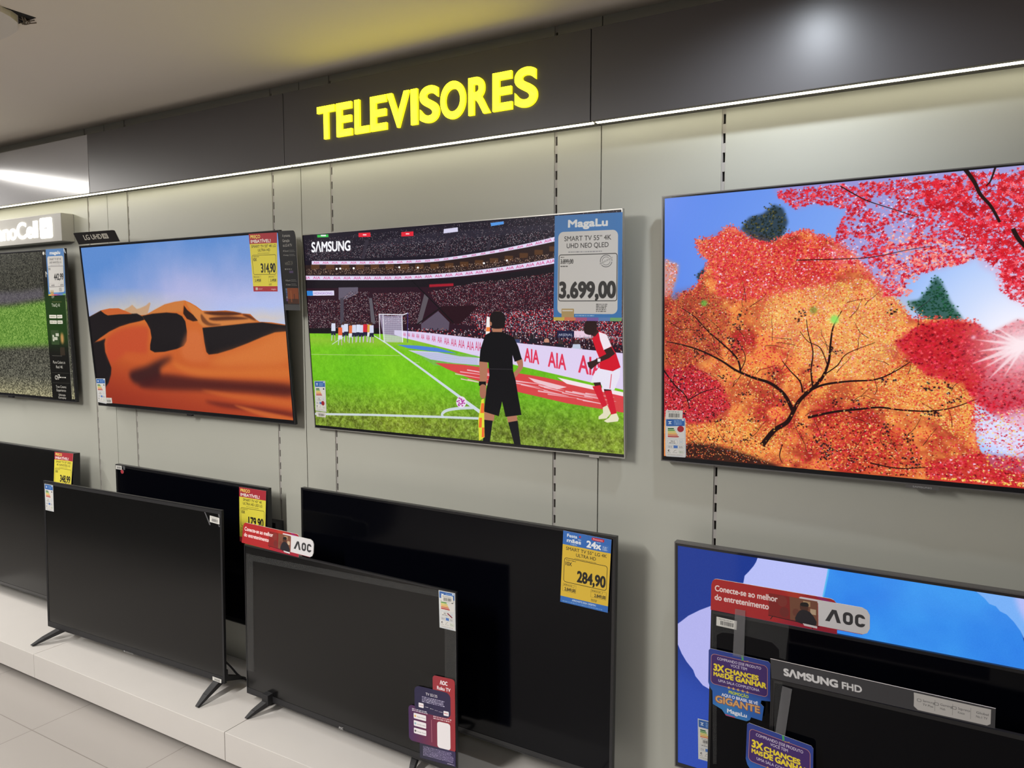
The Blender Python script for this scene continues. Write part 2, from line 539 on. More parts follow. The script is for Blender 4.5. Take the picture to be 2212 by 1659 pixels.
# back wall: laminate panels between slotted steel uprights
a_, b_ = 0.15, 0.1469
ups = [A0-L+a_, A0-b_, A0+a_, A0+L-b_, A0+L+a_, A0+2*L-b_, -0.5342, 0.665, 1.865]
joints = [A0-2*L, A0-L, A0, A0+L, A0+2*L, A0+4*L]
cuts = sorted([(u, 0.0055) for u in ups]+[(j, 0.0016) for j in joints])
b = MB(); x = X0
for u, hw in cuts+[(X1, 0)]:
    b.box(x, u-hw, 0.0, 0.018, 0.0, CEIL)
    x = u+hw
b.box(X0, X1, 0.030, 0.3, 0, CEIL, 1)
for j in joints:
    b.box(j-0.002, j+0.002, 0.004, 0.030, 0, CEIL, 1)
wall = struct(b.build('wall_back', [M['wall'], M['seam']]), 'beige laminate wall panels with vertical joints and slotted steel uprights')
for u in ups:
    b = MB()
    zs = np.arange(0.02, CEIL-0.03, 0.05)
    b.box(u-0.0055, u-0.0024, 0.003, 0.012, 0.0, CEIL)
    b.box(u+0.0040, u+0.0055, 0.003, 0.012, 0.0, CEIL)
    for z in zs:
        b.box(u-0.0024, u+0.0040, 0.003, 0.012, z+0.026, z+0.05)
    b.box(u-0.0055, u+0.0055, 0.020, 0.024, 0, CEIL, 1)
    b.build('slotted_upright', [M['upright'], M['seam']], wall)

# ------------------------------------------------------------------ header fascia with its light line
ZHB, ZHT, YH = 2.105, 2.3555, -0.0778
mods = [(A0-2*L, A0-L, 'fascia_light', 'pale grey glossy header panel at the far end of the header'),
        (A0-L, A0, 'fascia_light', 'pale glossy grey header panel left of the graphite ones, with a lamp streak'),
        (A0, A0+L, 'fascia_dark', 'plain graphite header panel between the pale panel and the yellow lettering'),
        (A0+L, A0+2*L, 'fascia_dark', 'graphite header panel carrying the yellow lettering'),
        (A0+2*L, A0+4.4*L, 'fascia_dark', 'long graphite header panel washed by a spotlight, right of the yellow lettering')]
for x0, x1, mk, lab in mods[1:]:
    g = 0.0014
    r = empty('header_panel', Matrix.Translation(((x0+x1)/2, 0, ZHB)))
    w = (x1-x0)/2-g
    b = MB(); b.box(-w, w, YH, YH+0.016, 0, ZHT-ZHB); b.build('front_board', M[mk], r, bevel=0.0008)
    b = MB(); b.box(-w, w, YH+0.016, -0.0005, 0.004, 0.020)
    b.build('soffit', M['soffit'], r)
    b = MB(); b.box(-w, w, YH+0.016, -0.0005, ZHT-ZHB-0.016, ZHT-ZHB); b.build('top_board', M['soffit'], r)
    b = MB(); b.box(-w+0.004, w-0.004, YH+0.022, YH+0.038, 0.0005, 0.004); b.build('led_strip', M['led'], r)
    tag(r, lab, 'header panel', 'header panels above the televisions')

# ------------------------------------------------------------------ yellow lettering
def letter_mesh(ch, h, sx, depth, offset):
    _font.body = ch; _font.offset = offset
    me = _fobj.to_mesh()
    bm = bmesh.new(); bm.from_mesh(me); _fobj.to_mesh_clear(); _font.offset = 0
    bmesh.ops.dissolve_limit(bm, angle_limit=0.002, verts=bm.verts, edges=bm.edges)
    k = h/CAPH[0]
    for v in bm.verts: v.co = Vector((v.co.x*k*sx, 0, v.co.y*k))
    bmesh.ops.recalc_face_normals(bm, faces=bm.faces)
    front = list(bm.faces)
    ext = bmesh.ops.extrude_face_region(bm, geom=front)
    for v in [e for e in ext['geom'] if isinstance(e, bmesh.types.BMVert)]: v.co.y -= depth
    return bm
sg = empty('illuminated_sign', Matrix.Translation((-1.47, YH, 2.17)))
tag(sg, 'glowing yellow TELEVISORES lettering on the graphite header', 'sign')
word = 'TELEVISORES'
Hc = 0.1015
LX = [(235, 340), (350, 441), (458, 545), (552, 649), (651, 785), (794, 833), (847, 963), (971, 1120), (1138, 1268), (1283, 1399), (1414, 1549)]
zb = at_y(705, 297, YH-0.008)[2]
for ch, (c0, c1) in zip(word, LX):
    cx0, cx1 = 600+c0/2.765, 600+c1/2.765
    ym = 262-(cx0-686)*0.163
    x0, x1 = at_y(cx0, ym, YH-0.008)[0], at_y(cx1, ym, YH-0.008)[0]
    bm = letter_mesh(ch, Hc, 1.0, 0.008, 0.03)
    xs = [v.co.x for v in bm.verts]; m0, m1 = min(xs), max(xs)
    me = bpy.data.meshes.new('letter')
    bm.normal_update()
    for f in bm.faces:
        f.material_index = 1 if abs(f.normal.y) < 0.5 else 0
    for v in bm.verts:
        v.co = Vector(((v.co.x-m0)/(m1-m0)*(x1-x0)+x0+1.47, v.co.y-0.0005, v.co.z+zb-2.17))
    bm.to_mesh(me); bm.free()
    me.materials.append(M['yellow_letter']); me.materials.append(M['letter_side'])
    o = bpy.data.objects.new('letter', me); COL.objects.link(o); o.parent = sg

# ------------------------------------------------------------------ plinth
ZPB, ZPT, YP = 0.040, 0.1428, -0.413
labs = ['white low display plinth at the far left under the leftmost switched-off television',
        'white low display plinth under the switched-off television on splayed legs',
        'white low display plinth under the switched-off television with a purple sticker',
        'white low display plinth under the front right televisions']
for k, lab in zip((-1, 0, 1, 2), labs):
    x0, x1 = A0+k*L, A0+(k+1)*L
    if k == 2: x1 = A0+4*L
    r = empty('display_plinth', Matrix.Translation(((x0+x1)/2, 0, 0)))
    w = (x1-x0)/2-0.0012
    b = MB(); b.box(-w, w, YP, -0.002, ZPB, ZPT); b.build('deck', M['plinth'], r, bevel=0.0012)
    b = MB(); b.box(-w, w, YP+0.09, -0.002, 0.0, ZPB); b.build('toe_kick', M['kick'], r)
    tag(r, lab, 'plinth', 'white plinth modules along the wall')

# ------------------------------------------------------------------ television builder
class TV: pass
def pose(x, z, y, W, H, t, yaw, r):
    u = np.array([math.cos(yaw), math.sin(yaw), 0]); n = np.array([math.sin(yaw), -math.cos(yaw), 0])
    v = np.array([0, 0, 1.0])*math.cos(t)+n*math.sin(t)
    U = u*math.cos(r)+v*math.sin(r); V = -u*math.sin(r)+v*math.cos(r)
    N = np.cross(U, V)            # points into the wall (U x V), local +y
    N = -N if N[1] < 0 else N
    c = np.array([x, -y, z+1.55])
    base = c-V*H/2
    mw = Matrix.Identity(4)
    for i in range(3):
        mw[i][0], mw[i][1], mw[i][2], mw[i][3] = U[i], N[i], V[i], base[i]
    return mw, U, V, N, base
def make_tv(name, q, label, group, screen, bez=(.010, .010, .009, .016), thin=0.012, bulge=0.03, trim='black', face='black_gloss', bracket=True, blg=(0.08, 0.62), chin=None):
    T = TV(); T.q = q; T.W, T.H = q[3], q[4]
    W, H = T.W, T.H
    mw, T.U, T.V, T.N, T.base = pose(*q)
    r = empty(name, mw); T.root = r; T.inv = mw.inverted()
    tag(r, label, 'television', group)
    l, rr, t, bt = bez
    b = MB(); b.ring(-W/2, W/2, 0, H, -W/2+0.003, W/2-0.003, 0.003, H-0.003, 0.0, thin); b.build('frame', M[trim], r)
    b = MB(); b.ring(-W/2+0.003, W/2-0.003, 0.003, H-0.003, -W/2+l, W/2-rr, bt, H-t, 0.0008, 0.006); b.build('bezel', M[face], r)
    T.sx0, T.sx1, T.sz0, T.sz1 = -W/2+l, W/2-rr, bt, H-t
    x0, x1, z0, z1 = T.sx0, T.sx1, T.sz0, T.sz1
    b = MB(); b.v = [(x0, .002, z0), (x1, .002, z0), (x1, .002, z1), (x0, .002, z1), (x0, .006, z0), (x1, .006, z0), (x1, .006, z1), (x0, .006, z1)]
    b.f = [[0, 1, 2, 3], [7, 6, 5, 4], [0, 4, 5, 1], [1, 5, 6, 2], [2, 6, 7, 3], [3, 7, 4, 0]]; b.mi = [0]*6
    uv = [(0, 0), (1, 0), (1, 1), (0, 1)]*2
    b.build('screen', screen, r, uvs=uv)
    b = MB(); b.box(-W/2+0.003, W/2-0.003, 0.006, thin, 0.003, H-0.003)
    z0b, z1b = H*blg[0], H*blg[1]
    y0, y1 = thin-0.0005, thin+bulge
    b.hexa([(-W*.42, y0, z0b), (W*.42, y0, z0b), (W*.42, y0, z1b), (-W*.42, y0, z1b), (-W*.40, y1, z0b+.012), (W*.40, y1, z0b+.012), (W*.40, y1, z1b-.03), (-W*.40, y1, z1b-.03)])
    b.build('back_cover', M['black_matte'], r)
    if bracket:
        # steel wall plate and arm behind the set
        zc = q[1]+1.55-0.02
        b = MB(); yb = -(q[2]-thin-0.004)
        b.box(q[0]-0.22, q[0]+0.22, -0.006, -0.0005, zc-0.10, zc+0.08)
        lo = T.base + T.V*H*0.45 + T.N*(thin+bulge-0.004)
        b.box(q[0]-0.20, q[0]-0.16, min(lo[1], -0.008), -0.004, zc-0.09, zc-0.02)
        b.box(q[0]+0.16, q[0]+0.20, min(lo[1], -0.008), -0.004, zc-0.09, zc-0.02)
        b.v = [tuple(T.inv @ Vector(v)) for v in b.v]
        b.build('wall_bracket', M['black_matte'], r)
    return T
def on_tv(T, px, py, off=0.002):
    """world point where the pixel's ray meets the set's face, 'off' in front of it"""
    p0 = T.base - T.N*off
    return at_plane(px, py, p0, T.N)
def tv_map(T, cw, ch):
    """photo pixels -> canvas pixels of the set's screen"""
    def f(P):
        out = np.zeros_like(P)
        for i, (a, c) in enumerate(P):
            d = on_tv(T, a, c, -0.002)-T.base
            u = float(np.dot(d, T.U)); v = float(np.dot(d, T.V))
            out[i] = ((u-T.sx0)/(T.sx1-T.sx0)*cw, (T.sz1-v)/(T.sz1-T.sz0)*ch)
        return out
    return f
def local_box(T, name, m, x0, x1, y0, y1, z0, z1, bevel=0.0):
    b = MB(); b.box(x0, x1, y0, y1, z0, z1)
    return b.build(name, m, T.root, bevel=bevel)
def tv_local(T, px, py, off=0.0):
    return T.inv @ Vector(on_tv(T, px, py, off))

# ------------------------------------------------------------------ cards, tags and stickers
def card(name, quad, outline, m, thick=0.0012, parent_tv=None, back=None, side=None):
    """flat printed card; quad = world points TL, TR, BR, BL; outline in unit coordinates (x right, y down)"""
    TL, TR, BR, BL = [np.array(p, float) for p in quad]
    n = np.cross(TR-TL, BL-TL); n /= np.linalg.norm(n)
    if np.dot(n, CAM_POS-TL) < 0: n = -n
    def pt(u, v): return (TL*(1-u)+TR*u)*(1-v)+(BL*(1-u)+BR*u)*v
    fr = [pt(u, v) for u, v in outline]; bk = [p-n*thick for p in fr]
    uvs = [(u, 1-v) for u, v in outline]*2
    fr = fr[::-1]; bk = bk[::-1]; uvs = [(u, 1-v) for u, v in outline[::-1]]*2
    b = MB()
    if parent_tv is not None:
        inv = parent_tv.inv
        b.prism([inv @ Vector(p) for p in fr], [inv @ Vector(p) for p in bk], 0, 1)
        o = b.build(name, [m, side or M['white_paper']], parent_tv.root, uvs=uvs)
    else:
        c = sum(fr)/len(fr)
        b.prism(fr, bk, 0, 1)
        o = b.build(name, [m, side or M['white_paper']], loc=Vector(c), uvs=uvs)
    return o
RECT = [(0, 0), (1, 0), (1, 1), (0, 1)]
def quad_on(T, pts, off=0.003):
    return [on_tv(T, a, c, off) for a, c in pts]

ROWU = 'televisions hung on the wall in the upper row'
ROWL = 'televisions hung low on the wall'
ROWF = 'televisions standing on the white plinth'
Q = dict(
    nano=(-4.1374, -0.0259, 0.0655, 1.2350, 0.7141, 0.0353, 0.0154, -0.0039),
    lg=(-2.7086, -0.0318, 0.0788, 1.2349, 0.7151, 0.0780, 0.0055, -0.0023),
    sam=(-1.4012, -0.0457, 0.0518, 1.2298, 0.7064, 0.0595, -0.0093, 0.0015),
    maple=(-0.0488, -0.0247, 0.0580, 1.2634, 0.7281, 0.0263, -0.0175, 0.0063),
    l1=(-4.0861, -0.9822, 0.1112, 1.2350, 0.7291, -0.0414, -0.0006, 0.0048),
    l2=(-2.6827, -0.9174, 0.0909, 0.9720, 0.5630, -0.0071, -0.0094, 0.0025),
    l3=(-1.3969, -0.9692, 0.1130, 1.2349, 0.7230, -0.0140, -0.0100, 0.0009),
    viz=(-2.8372, -1.0257, 0.2647, 1.1344, 0.6537, -0.0225, 0.0225, 0.0063),
    aoc=(-1.6989, -1.0855, 0.2498, 0.9648, 0.5565, -0.0241, -0.0456, 0.0140),
    blue=(-0.0466, -0.9314, 0.0791, 1.1452, 0.6600, 0.0405, -0.0213, 0.0068),
    aocr=(0.0730, -1.0557, 0.2000, 1.1165, 0.6500, 0.0, 0.0, 0.0),
    fhd=(0.1684, -1.0996, 0.3100, 0.9670, 0.5570, 0.0, 0.0, 0.0))
# ------------------------------------------------------------------ screen pictures
class Dummy: pass
def screen_canvas(key, cw, bez, bg):
    """canvas with the size of the set's screen; drawn in photo pixels through tv_map"""
    q = Q[key]; D = Dummy(); D.W, D.H = q[3], q[4]
    mw, D.U, D.V, D.N, D.base = pose(*q)
    l, rr, t, bt = bez
    D.sx0, D.sx1, D.sz0, D.sz1 = -D.W/2+l, D.W/2-rr, bt, D.H-t
    ch = int(cw*(D.sz1-D.sz0)/(D.sx1-D.sx0))
    c = Canvas(cw, ch, bg); c.map = tv_map(D, cw, ch)
    return c
def crop(ox, oy, k):
    return lambda P: [(ox+a/k, oy+b/k) for a, b in P]

BEZ = dict(nano=(.009, .009, .008, .014), lg=(.010, .010, .010, .016), sam=(.005, .004, .004, .012), maple=(.008, .008, .007, .014),
           l1=(.009, .009, .008, .016), l2=(.012, .012, .012, .018), l3=(.009, .009, .008, .018), viz=(.010, .010, .016, .024),
           aoc=(.004, .004, .006, .022), blue=(.009, .009, .010, .014), aocr=(.006, .006, .008, .02), fhd=(.008, .008, .009, .02))

# desert dunes
def draw_desert():
    c = screen_canvas('lg', 1000, BEZ['lg'], (150, 170, 215))
    K = crop(170, 500, 2.267)
    h, w = c.h, c.w
    yy = np.linspace(0, 1, h)[:, None]; xx = np.linspace(0, 1, w)[None]
    n1 = vnoise(h, w, 260, RNG, 5); n2 = vnoise(h, w, 90, RNG, 4)
    top = np.array([92, 138, 205])/255; mid = np.array([178, 180, 222])/255; hor = np.array([176, 196, 242])/255; cream = np.array([203, 193, 176])/255
    k = np.clip(yy*2.3 + (xx-.3)*.5 + (n1-.5)*.8, 0, 1)[..., None]
    c.a[:] = top*(1-k)+mid*k
    k = np.clip((xx-.45)*1.6+(yy-.25)*2.2, 0, 1)[..., None]*np.clip((yy-.22)*4, 0, 1)[..., None]
    c.a[:] = c.a*(1-k)+hor*k
    cl = np.clip(1-np.abs(yy-.40-.06*(n1-.5))/.13, 0, 1)*np.clip(1.15-np.abs(xx-.26)/.40, 0, 1)*np.clip(.35+1.3*n2, 0, 1)
    c.a[:] = c.a*(1-.9*cl[..., None])+cream*.9*cl[..., None]
    cl = np.clip(1-np.abs(yy-.44-.03*(n2-.5))/.06, 0, 1)*np.clip(1.2-np.abs(xx-.92)/.16, 0, 1)
    c.a[:] = c.a*(1-.75*cl[..., None])+np.array([214, 196, 178])/255*.75*cl[..., None]
    # far peaks
    c.poly(K([(200, 410), (228, 380), (244, 372), (262, 359), (284, 380), (300, 376), (330, 362), (346, 347), (352, 352), (346, 372), (336, 410)]), (196, 150, 108), .85, blur=1)
    sky = [(40, 424), (58, 415), (110, 386), (150, 377), (195, 376), (225, 388), (262, 404), (300, 410), (330, 408), (370, 385), (420, 358), (470, 345), (520, 338), (545, 348), (575, 365), (605, 388), (660, 390), (720, 387), (760, 392), (800, 402), (840, 404), (866, 430), (885, 442), (945, 445), (1040, 460)]
    ground = np.zeros((h, w), np.float32)
    r = c.cover(*c.loops([K(sky+[(1090, 980), (60, 980)])])); ground[r[2]:r[2]+r[0].shape[0], r[1]:r[1]+r[0].shape[1]] = r[0]
    # sand tone: bright orange in the middle, deep red towards the bottom left
    sand = np.zeros((h, w, 3), np.float32)
    hi = np.array([205, 108, 45])/255; lo = np.array([148, 48, 30])/255; mm = np.array([186, 76, 40])/255
    k = np.clip((yy-.45)*2.0+(n1-.5)*.5-(xx-.5)*.35, 0, 1)[..., None]
    sand[:] = hi*(1-k)+mm*k
    k = np.clip((yy-.72)*3.2-(xx-.3)*.9, 0, 1)[..., None]
    sand[:] = sand*(1-k)+lo*k
    c.a[:] = c.a*(1-ground[..., None])+sand*ground[..., None]
    # lit top ridge
    c.poly(K([(330, 408), (370, 385), (420, 358), (470, 345), (520, 338), (512, 360), (505, 392), (440, 396), (380, 400)]), (200, 122, 62), .9, blur=2)
    c.poly(K([(522, 342), (560, 360), (604, 390), (650, 400), (760, 402), (850, 425), (880, 440), (800, 452), (700, 462), (612, 468), (590, 450), (560, 410)]), (206, 128, 66), .9, blur=2)
    for p, a in (([(612, 396), (700, 392), (770, 396), (800, 404), (740, 412), (660, 410)], .85), ([(640, 424), (720, 416), (800, 420), (830, 428), (740, 434), (660, 436)], .8), ([(800, 404), (836, 410), (870, 436), (850, 432), (815, 416)], .75), ([(600, 404), (640, 446), (700, 456), (640, 462), (604, 440)], .6)):
        c.poly(K(p), (62, 28, 20), a, blur=2, smooth=4)
    c.poly(K([(515, 362), (532, 385), (560, 408), (584, 437), (560, 440), (530, 428), (512, 402)]), (38, 22, 20), .95, blur=1)
    # shadowed slip faces
    dk = (26, 21, 24)
    c.poly(K([(40, 424), (58, 415), (108, 388), (128, 404), (142, 411), (200, 405), (285, 402), (312, 416), (322, 432), (296, 440), (250, 450), (200, 466), (150, 490), (104, 522), (56, 560)]), dk, 1, blur=1)
    c.poly(K([(110, 388), (150, 379), (195, 378), (230, 390), (262, 404), (200, 404), (146, 408), (130, 402)]), (196, 96, 48), 1, blur=1)
    c.poly(K([(50, 548), (104, 536), (132, 524), (126, 548), (130, 590), (146, 630), (160, 668), (158, 700), (146, 742), (130, 764), (60, 900)]), dk, 1, blur=2)
    c.poly(K([(310, 414), (360, 403), (430, 397), (480, 401), (506, 415), (522, 440), (530, 490), (529, 536), (515, 560), (480, 575), (420, 589), (372, 592), (350, 580), (350, 555), (357, 520), (350, 480), (334, 448)]), dk, 1, blur=1)
    c.poly(K([(606, 472), (680, 465), (750, 458), (830, 449), (900, 445), (960, 453), (1040, 463), (1040, 487), (960, 494), (900, 516), (830, 546), (750, 577), (680, 598), (637, 603), (625, 590), (615, 540), (610, 500)]), dk, 1, blur=1)
    # soft light and shade on the near sand
    for p, col, a, bl in (([(140, 520), (220, 470), (330, 462), (344, 500), (336, 560), (330, 600), (240, 600), (160, 640), (134, 580)], (190, 72, 44), .8, 9),
                          ([(530, 500), (560, 480), (600, 500), (620, 590), (640, 630), (560, 640), (500, 600)], (208, 112, 62), .7, 10),
                          ([(690, 610), (850, 560), (1010, 500), (1020, 640), (820, 660), (640, 650)], (212, 120, 58), .8, 14),
                          ([(230, 592), (330, 606), (420, 606), (480, 596), (430, 620), (320, 640), (240, 630)], (196, 88, 44), .7, 6),
                          ([(250, 690), (330, 660), (370, 640), (420, 620), (460, 618), (400, 670), (400, 720), (330, 750), (270, 740)], (50, 24, 28), .9, 10),
                          ([(300, 740), (400, 700), (560, 715), (760, 730), (1040, 752), (1046, 806), (820, 790), (620, 780), (440, 775), (320, 765)], (66, 24, 26), .85, 9),
                          ([(460, 640), (560, 668), (760, 676), (1030, 668), (1034, 716), (800, 712), (600, 706), (500, 680)], (208, 112, 50), .85, 8),
                          ([(600, 776), (760, 796), (920, 812), (1046, 832), (1046, 860), (880, 838), (720, 812)], (200, 98, 46), .8, 5),
                          ([(620, 830), (800, 850), (1046, 884), (1048, 910), (860, 880), (700, 860)], (86, 28, 28), .7, 6),
                          ([(760, 850), (900, 880), (1046, 912), (1048, 928), (900, 905)], (206, 104, 50), .8, 3)):
        c.poly(K(p), col, a, blur=bl, smooth=5)
    c.a += ((RNG.random((h, w, 1))-.5)*.03).astype(np.float32)
    c.map = None
    return c.image('desert_picture')

# autumn maples against the sun
def leaf_stamps():
    out = []
    for size in (5, 7, 9, 12, 16, 21, 28):
        row = []
        for k in range(10):
            rot = Rnd.uniform(0, 6.28); pts = []
            for i in range(5):
                a = rot+(i-2)*0.95
                ln = (1.0, .92, .92, .72, .72)[(0, 1, 2, 3, 4)[abs(i-2)]] if i != 2 else 1.0
                pts += [(math.cos(a)*ln, math.sin(a)*ln*.85), (math.cos(a+.47)*.34, math.sin(a+.47)*.30)]
            pts += [(math.cos(rot+3.14)*.2, math.sin(rot+3.14)*.2)]
            P = np.array(pts)*size/2+size/2+1
            cv = Canvas(size+2, size+2)
            r = cv.cover(P, np.roll(P, -1, 0))
            m_ = np.zeros((size+2, size+2), np.float32)
            if r: m_[r[2]:r[2]+r[0].shape[0], r[1]:r[1]+r[0].shape[1]] = r[0]
            row.append(m_)
        out.append(row)
    return out
def scatter(c, stamps, pts, cols, si, a=1.0):
    for (x, y), col, k in zip(pts, cols, si):
        st = stamps[k][Rnd.randrange(10)]
        h, w = st.shape
        x0, y0 = int(x-w/2), int(y-h/2)
        if x0 < 0 or y0 < 0 or x0+w > c.w or y0+h > c.h: continue
        v = c.a[y0:y0+h, x0:x0+w]
        v += (col-v)*(st[..., None]*a)
def points_in(c, poly, n):
    p = c.xf(poly); m_ = np.zeros((c.h, c.w), np.float32)
    sv, c.map = c.map, None
    r = c.cover(p, np.roll(p, -1, 0)); c.map = sv
    if r is None: return np.zeros((0, 2))
    ys, xs = np.nonzero(r[0] > .5)
    k = RNG.integers(0, len(ys), n)
    return np.stack([xs[k]+r[1], ys[k]+r[2]], 1)
def draw_maple():
    c = screen_canvas('maple', 1500, BEZ['maple'], (110, 150, 240))
    h, w = c.h, c.w
    inv = {}
    # photo-pixel coordinates of every canvas pixel (bilinear from the corners is enough for tone fields)
    g = c.xf([(1432, 430), (2212, 362), (2212, 1060), (1432, 990)])
    xx = np.linspace(0, 1, w)[None]; yy = np.linspace(0, 1, h)[:, None]
    sunx, suny = c.xf([(2212, 745)])[0]/np.array([w, h])
    ds = np.sqrt(((xx-sunx)*1.75)**2+(yy-suny)**2)
    k = np.clip(1-ds/1.25, 0, 1)[..., None]
    c.a[:] = np.array([88, 132, 232])/255*(1-k)+np.array([168, 205, 255])/255*k
    k = np.clip(1-ds/.42, 0, 1)[..., None]
    c.a[:] = c.a*(1-k)+np.array([250, 245, 255])/255*k
    S = leaf_stamps()
    def conifer(pts, n, dark, light):
        P = points_in(c, pts, n)
        c.poly(pts, dark, .75, blur=4)
        P = P+RNG.normal(0, 6, P.shape)
        cols = [np.array(dark)/255 if Rnd.random() < .6 else np.array(light)/255*Rnd.uniform(.6, 1) for _ in P]
        scatter(c, S, P, cols, [Rnd.choice((1, 2, 3)) for _ in P])
    conifer([(1600, 495), (1618, 470), (1648, 462), (1672, 442), (1692, 450), (1702, 480), (1690, 510), (1696, 530), (1660, 526), (1630, 522)], 260, (22, 34, 26), (120, 110, 50))
    conifer([(1505, 596), (1530, 570), (1548, 580), (1545, 620), (1520, 630)], 90, (18, 28, 24), (50, 60, 40))
    conifer([(2022, 596), (2034, 610), (2052, 650), (2080, 690), (2050, 700), (2000, 690), (1960, 652), (1985, 648), (2005, 625)], 240, (14, 60, 40), (40, 110, 70))
    def pal(name):
        return dict(red=[(226, 38, 58), (238, 52, 70), (206, 28, 44), (246, 90, 100), (190, 20, 36)], pink=[(250, 130, 150), (255, 190, 210), (245, 225, 255)],
                    orange=[(238, 110, 58), (246, 140, 70), (228, 84, 50), (250, 165, 90), (210, 66, 40)], yellow=[(252, 214, 110), (250, 190, 80), (255, 232, 150), (232, 180, 70)],
                    crimson=[(200, 26, 50), (160, 16, 34), (226, 50, 80), (120, 12, 24)], dark=[(60, 12, 14), (34, 8, 12), (90, 22, 16)])[name]
    def foliage(poly, n, mix, sizes, base=None, ba=.8, noise=None, bl=6):
        if base is not None: c.poly(poly, base, ba, blur=bl)
        P = points_in(c, poly, n)
        cols = []
        names = list(mix); wts = [mix[q] for q in names]
        for x, y in P:
            j = Rnd.choices(names, wts)[0]
            if noise is not None:
                v = noise[int(y), int(x)]
                if v > .60 and Rnd.random() < .75: j = names[0]
                elif v < .40 and Rnd.random() < .75: j = names[1]
            cols.append(np.array(Rnd.choice(pal(j)))/255*Rnd.uniform(.88, 1.05))
        scatter(c, S, P, cols, [Rnd.choice(sizes) for _ in P])
    nz = vnoise(h, w, 120, RNG, 4)
    nz = (nz-nz.min())/(nz.max()-nz.min())
    # the near tree's crown
    crown = [(1432, 640), (1470, 640), (1500, 625), (1525, 585), (1535, 562), (1512, 545), (1506, 520), (1548, 516), (1570, 494), (1592, 496), (1618, 520), (1662, 528), (1700, 508), (1740, 498), (1768, 512), (1800, 520), (1840, 545), (1880, 590), (1925, 640), (1970, 690), (2040, 690), (2110, 700), (2150, 760), (2100, 860), (2110, 960), (2140, 1010), (2300, 1040), (2900, 1060), (2900, 1150), (1425, 1000)]
    c.poly(crown, (214, 84, 46), 1, blur=1)
    cm = np.zeros((h, w), np.float32); r = c.cover(*c.loops([crown])); cm[r[2]:r[2]+r[0].shape[0], r[1]:r[1]+r[0].shape[1]] = r[0]
    nb = vnoise(h, w, 40, RNG, 4); nb = np.clip((nb-.5)*3.2+.5, 0, 1)[..., None]; nc = np.clip((nz-.5)*2.2+.5, 0, 1)[..., None]
    warm = np.array([150, 34, 30])/255*(1-nb)+np.array([246, 150, 74])/255*nb
    warm = warm*(1-nc*.4)+np.array([252, 196, 96])/255*nc*.4
    c.a[:] = c.a*(1-.85*cm[..., None])+warm.astype(np.float32)*.85*cm[..., None]
    edge = c.xf(crown[:25])
    P = np.concatenate([edge[i]+(edge[i+1]-edge[i])*np.linspace(0, 1, 60)[:, None] for i in range(24)]); P = P+RNG.normal(0, 5, P.shape)
    scatter(c, S, P, [np.array(Rnd.choice([(226, 70, 60), (240, 110, 90), (214, 50, 50), (246, 150, 130)]))/255 for _ in P], [Rnd.choice((1, 2, 2, 3)) for _ in P])
    foliage(crown, 15000, dict(orange=5, red=3, yellow=4, dark=.8), (0, 1, 1, 1, 2, 2), None, 0, nz)
    foliage([(1436, 560), (1466, 572), (1462, 600), (1450, 640), (1434, 650)], 160, dict(orange=5, pink=2), (1, 2), (240, 150, 110), .7)
    # tone zones
    foliage([(1535, 560), (1512, 530), (1570, 500), (1680, 530), (1760, 515), (1830, 550), (1800, 620), (1700, 640), (1600, 650), (1550, 640)], 5200, dict(red=6, orange=3, pink=.8), (1, 2, 2, 3), (226, 60, 60), .5, None, 14)
    foliage([(1660, 640), (1760, 620), (1860, 600), (1960, 660), (1960, 740), (1900, 800), (1820, 820), (1740, 790), (1690, 740), (1640, 700)], 5200, dict(yellow=5, orange=4, pink=.6), (0, 1, 1, 2), (250, 190, 120), .55, None, 20)
    foliage([(1940, 780), (2060, 800), (2110, 860), (2090, 960), (2000, 900), (1900, 880), (1880, 820)], 3400, dict(yellow=4, orange=5, red=1), (0, 1, 1, 2), (244, 170, 90), .5, None, 18)
    foliage([(1432, 800), (1500, 790), (1560, 830), (1580, 880), (1520, 920), (1432, 900)], 2600, dict(crimson=5, red=4, pink=.6, dark=1), (1, 2, 2), (176, 30, 50), .7, None, 12)
    foliage([(1432, 640), (1520, 620), (1580, 680), (1560, 760), (1480, 800), (1432, 780)], 1500, dict(orange=4, crimson=4, dark=2), (0, 1, 2), (140, 50, 34), .5, None, 12)
    foliage([(1480, 920), (1620, 900), (1700, 930), (1660, 980), (1600, 1000), (1480, 975)], 1800, dict(yellow=4, orange=5, dark=1), (1, 1, 2), (236, 150, 70), .5, None, 10)
    foliage([(1800, 900), (1960, 930), (2000, 1000), (1960, 1050), (1800, 1020), (1740, 960)], 1800, dict(red=4, orange=4, dark=1.5, yellow=1), (1, 1, 2, 3), (190, 56, 36), .5, None, 12)
    # dark gaps
    for _ in range(46):
        x, y = Rnd.uniform(1440, 2060), Rnd.uniform(660, 1010)
        P = np.array([(x+Rnd.gauss(0, 9), y+Rnd.gauss(0, 6)) for _ in range(10)])
        scatter(c, S, c.xf(P), [np.array(Rnd.choice(((24, 12, 20), (40, 14, 14), (20, 20, 40))))/255 for _ in P], [Rnd.choice((2, 3)) for _ in P])
    c.poly([(1450, 965), (1500, 955), (1560, 965), (1640, 990), (1690, 1010), (1600, 1010), (1440, 995)], (28, 10, 14), .85, blur=5)
    P = points_in(c, [(1450, 955), (1560, 960), (1690, 1005), (1600, 1010), (1440, 995)], 260)
    scatter(c, S, P, [np.array(Rnd.choice(pal('orange')))/255 for _ in P], [Rnd.choice((0, 1, 1)) for _ in P])
    # bright flecks of light through the leaves
    P = points_in(c, crown, 1500)
    scatter(c, S, P, [np.array(Rnd.choice([(255, 240, 200), (255, 225, 190), (250, 235, 255)]))/255 for _ in P], [0]*len(P))
    # limbs
    bk = (34, 12, 12)
